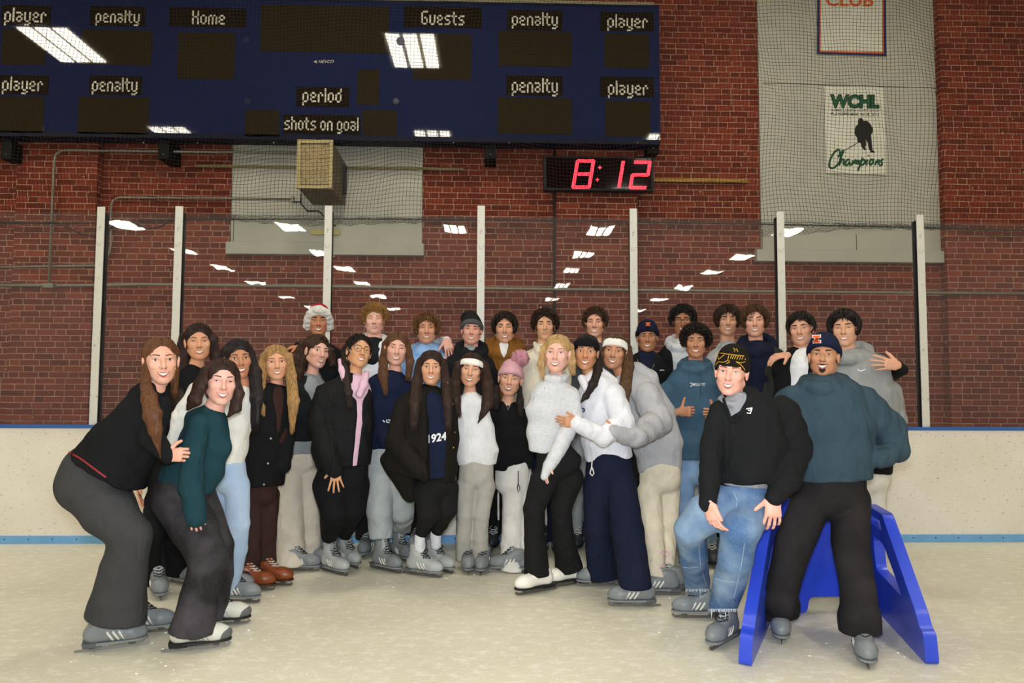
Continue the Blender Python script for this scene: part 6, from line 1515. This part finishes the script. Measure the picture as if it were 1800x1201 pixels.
# --- navy hoodie and dark green jacket
p = Person('person with parted brown hair in a navy hoodie and dark olive jacket', 5.72, 1330)
p.head(1327, 566, 55, skin='#d5a084', brow='#2d1d13', smile=.9, open_=.4, eyes=.6, lips='#b86a60', neck=(1329, 610))
p.top('hoodie', cloth('#151a2e', bscale=30), torso=[(1331, 618, 22, 0, .11), (1334, 640, 44, 0, .145), (1334, 700, 46, 0, .15), (1334, 775, 44, 0, .15)], adds=p.ring(1331, 608, 26, 14, 10, .11))
p.top('jacket', cloth('#2c302a', bscale=40), torso=[(1336, 628, 34, .03, .12), (1338, 648, 48, .0, .15), (1340, 705, 50, 0, .16), (1338, 785, 47, 0, .16)], arms=[[(1382, 660, 16, .02), (1384, 740, 14, .02)], [(1294, 660, 15, .02), (1292, 740, 14, .02)]], subs=[[(1325, 605, 26, -.17), (1322, 660, 22, -.19), (1322, 790, 20, -.2)]], adds=[(1352, 612, 7, -.06, 1372, 622, 7, -.07)], body=False)
p.stand(1334, BLACK2, 'rental', sp=14, w=13)
p.hair_short('#2a1a10', '#5a3d26', vol=1.14, top=1.06, fringe=.066, n=460, length=.09, side=-.04, back=-.075, sweep=.5, r=.0042)
p.finish()
# --- short dark hair, white tee, black jacket
p = Person('person with short dark hair in a white tee and black jacket, arms around both neighbours', 5.22, 1410)
p.head(1408, 580, 58, skin='#cf9c7e', brow='#1a120e', smile=.9, open_=.4, eyes=.35, lips='#b0685c', neck=(1411, 622), yaw=-8, roll=-5, jaw=1.04, nr=.060)
p.top('tee', cloth('#dfe0e2'), torso=[(1411, 628, 20, 0, .10), (1411, 648, 38, 0, .145), (1412, 700, 42, 0, .15), (1412, 780, 42, 0, .15)])
p.top('jacket', BLACK, torso=[(1413, 634, 36, .02, .12), (1414, 652, 52, 0, .15), (1414, 710, 52, 0, .16), (1412, 790, 50, 0, .16)], arms=[[(1376, 660, 15, .0), (1372, 650, 14, -.02), (1384, 628, 10, -.08)], [(1456, 655, 16, .12), (1520, 650, 15, .24), (1570, 655, 13, .05), (1584, 650, 10, -.42), (1578, 642, 8, -.50)]], subs=[[(1408, 605, 22, -.17), (1407, 650, 18, -.19), (1410, 795, 14, -.2)]], body=False)
p.hand(1385, 624, -.10, (-1, -.1, -.12), (0, .5, -1), (0, -1, 0), curl=(.4, .45, .5, .5))
p.hand(1579, 642, -.53, (-1, -.05, .10), (0, 1, -.1), (0, 0, 1), curl=(.15, .18, .2, .25), spread=.25)
p.stand(1414, BLACK2, 'rental', sp=15, w=14)
p.hair_short('#130d0b', '#2a1f19', vol=1.04, top=1.03, fringe=.056, n=420, length=.05, side=.005, back=-.04, sweep=.3)
p.finish()
# --- grey hoodie behind the skating aid
p = Person('person with straight black hair in a grey hoodie and cream trousers, behind the slate hoodie', 4.88, 1505)
p.head(1484, 579, 62, skin='#cf9f7e', brow='#1a120e', smile=.8, open_=.3, eyes=.3, lips='#b5706a', neck=(1490, 626), yaw=-4, roll=-3, wide=1.03, nr=.058)
h = p.top('hoodie', cloth('#929495', bscale=30), torso=[(1494, 634, 26, 0, .11), (1508, 656, 56, 0, .15), (1514, 705, 66, 0, .16), (1516, 765, 60, 0, .16), (1516, 815, 54, 0, .16)], arms=[[(1562, 690, 22, 0), (1572, 740, 20, 0), (1560, 800, 17, 0)], [(1452, 690, 20, .02), (1440, 760, 18, .02)]], adds=p.ring(1496, 622, 30, 10, 10, .12, rb=14))
p.strokes_on(h, 'emblem', [[(1508, 649), (1510, 652), (1514, 652), (1521, 649.5)]], .8, PRINT)
p.top('undershirt', BLACK, torso=[(1524, 790, 44, 0, .14), (1524, 831, 42, 0, .14)], body=False)
p.pants('trousers', cloth('#d3cdc0'), hips=[(1522, 820, 46)], legs=[[(1502, 850, 28), (1500, 930, 22), (1498, 1030, 19)], [(1536, 850, 24), (1538, 930, 19), (1540, 1036, 18)]], feet=[(1500, 1048, 5), (1544, 1054, 12)])
p.hair_short('#110c0b', '#251b18', vol=1.12, top=1.06, fringe=.060, n=460, length=.075, side=-.01, back=-.05, sweep=.2, r=.0044)
p.finish()
# ================================================================ blue skating aid
AIDM = mat('aid_blue', '#2a45c4', .30, .5, var=.05, vscale=3, bump=.05, bscale=30)
A = empty('skating_aid', gnd(1470, 1120), 'blue moulded plastic skating aid with splayed side frames and a solid middle panel', 'skating aid')
def plane_panel(o, ex, ez, outline, hole, th, name):
    """a moulded side frame: outline in (along, up) metres, with an optional opening"""
    n = ex.cross(ez).normalized() * th; b = MB()
    P = lambda q: o + ex * q[0] + ez * q[1]
    import bmesh
    bm = bmesh.new()
    def loop(pts): 
        vs = [bm.verts.new(P(q)) for q in pts]; return [bm.edges.new((vs[i], vs[(i + 1) % len(vs)])) for i in range(len(vs))]
    es = loop(outline)
    if hole:
        for h in hole: es += loop(h)
    bmesh.ops.triangle_fill(bm, use_beauty=True, edges=es)
    r = bmesh.ops.extrude_face_region(bm, geom=bm.faces[:])
    bmesh.ops.translate(bm, vec=n, verts=[v for v in r['geom'] if isinstance(v, bmesh.types.BMVert)])
    bmesh.ops.recalc_face_normals(bm, faces=bm.faces)
    me = bpy.data.meshes.new(name); off = Vector(A.location)
    for v in bm.verts: v.co -= off
    bm.to_mesh(me); bm.free(); me.materials.append(AIDM)
    o_ = bpy.data.objects.new(name, me); COL.objects.link(o_); o_.parent = A
    bv = o_.modifiers.new('edge', 'BEVEL'); bv.width = .010; bv.segments = 3; bv.limit_method = 'ANGLE'; bv.angle_limit = .6
    return o_
def rounded(pts, r=.03, n=4):
    o = []
    for i, p in enumerate(pts):
        a, c, d = Vector((*pts[i - 1], 0)), Vector((*p, 0)), Vector((*pts[(i + 1) % len(pts)], 0)); q = min(r, (a - c).length * .4, (d - c).length * .4)
        s, e = c + (a - c).normalized() * q, c + (d - c).normalized() * q
        for k in range(n + 1):
            t = k / n; w = s.lerp(c, t).lerp(c.lerp(e, t), t); o.append((w.x, w.y))
    return o
UP = Vector((0, 0, 1))
fl_, fr_ = gnd(1309, 1172), gnd(1640, 1170)            # front feet
bl_, br_ = at(1352, 1074, 4.42), at(1550, 1074, 4.46); bl_.z = br_.z = 0
for nm, f, bk, inn in (('side_frame', fl_, bl_, 1), ('side_frame', fr_, br_, -1)):
    ex = (bk - f); L = ex.length; ex.normalize(); H = .635
    lean = Vector((.06 * inn, 0, 0)); ez = (UP + lean * 1.2).normalized()
    out = rounded([(0, .0), (0, .15), (.05, .165), (.085, .22), (L * .62, H), (L + .04, H), (L + .10, H - .05), (L + .10, 0)], .030)
    hole = [rounded([(.30, .24), (L * .66, H - .17), (L * .90, H - .17), (L * .90, .27)], .05), rounded([(L * .66, H - .10), (L * .70, H - .045), (L - .02, H - .045), (L - .02, H - .10)], .02)]
    plane_panel(f - ex.cross(ez).normalized() * .03, ex, ez, out, hole, .06, nm)
ex = (br_ - bl_); W = ex.length; ex.normalize(); o = bl_ + UP * .0 + Vector((0, .02, 0))
plane_panel(o, ex, (UP + Vector((0, .10, 0))).normalized(), rounded([(.03, .10), (.06, .665), (W - .06, .665), (W - .03, .10), (W - .05, 0), (W - .22, 0), (W - .24, .09), (.24, .09), (.22, 0), (.05, 0)], .03), None, .05, 'middle_panel')
q = at(1338, 958, 4.2); b = MB(); b.box((q.x - .045, 4.16, q.z - .025), (q.x + .02, 4.24, q.z + .025)); b.build('moulded_lug', AIDM, A, bevel=.012)
# ================================================================ scraped ice crumbs around the skates
b = MB(); rg = random.Random(3)
for o in [o for o in bpy.data.objects if o.name.startswith('skate') and o.type == 'MESH']:
    c = o.matrix_local.translation + o.parent.location
    for i in range(5):
        a, r = rg.uniform(0, 6.28), rg.uniform(.19, .36); s_ = rg.uniform(.0015, .005)
        b.ball((c.x + r * math.cos(a), c.y + r * math.sin(a), s_ * .3), (s_ * rg.uniform(1, 2.2), s_ * rg.uniform(.8, 1.6), s_ * .7), 6, 4)
for i in range(220):
    b.ball((rg.uniform(-3.2, 3.2), rg.uniform(3.2, 6.35), .001), (rg.uniform(.002, .007), rg.uniform(.002, .004), .0015), 6, 4)
tag(b.build('ice_shavings', mat('snow', '#f4f1e8', .7), None, True), 'white crumbs of scraped ice scattered around the skates', 'ice shavings', kind='stuff')
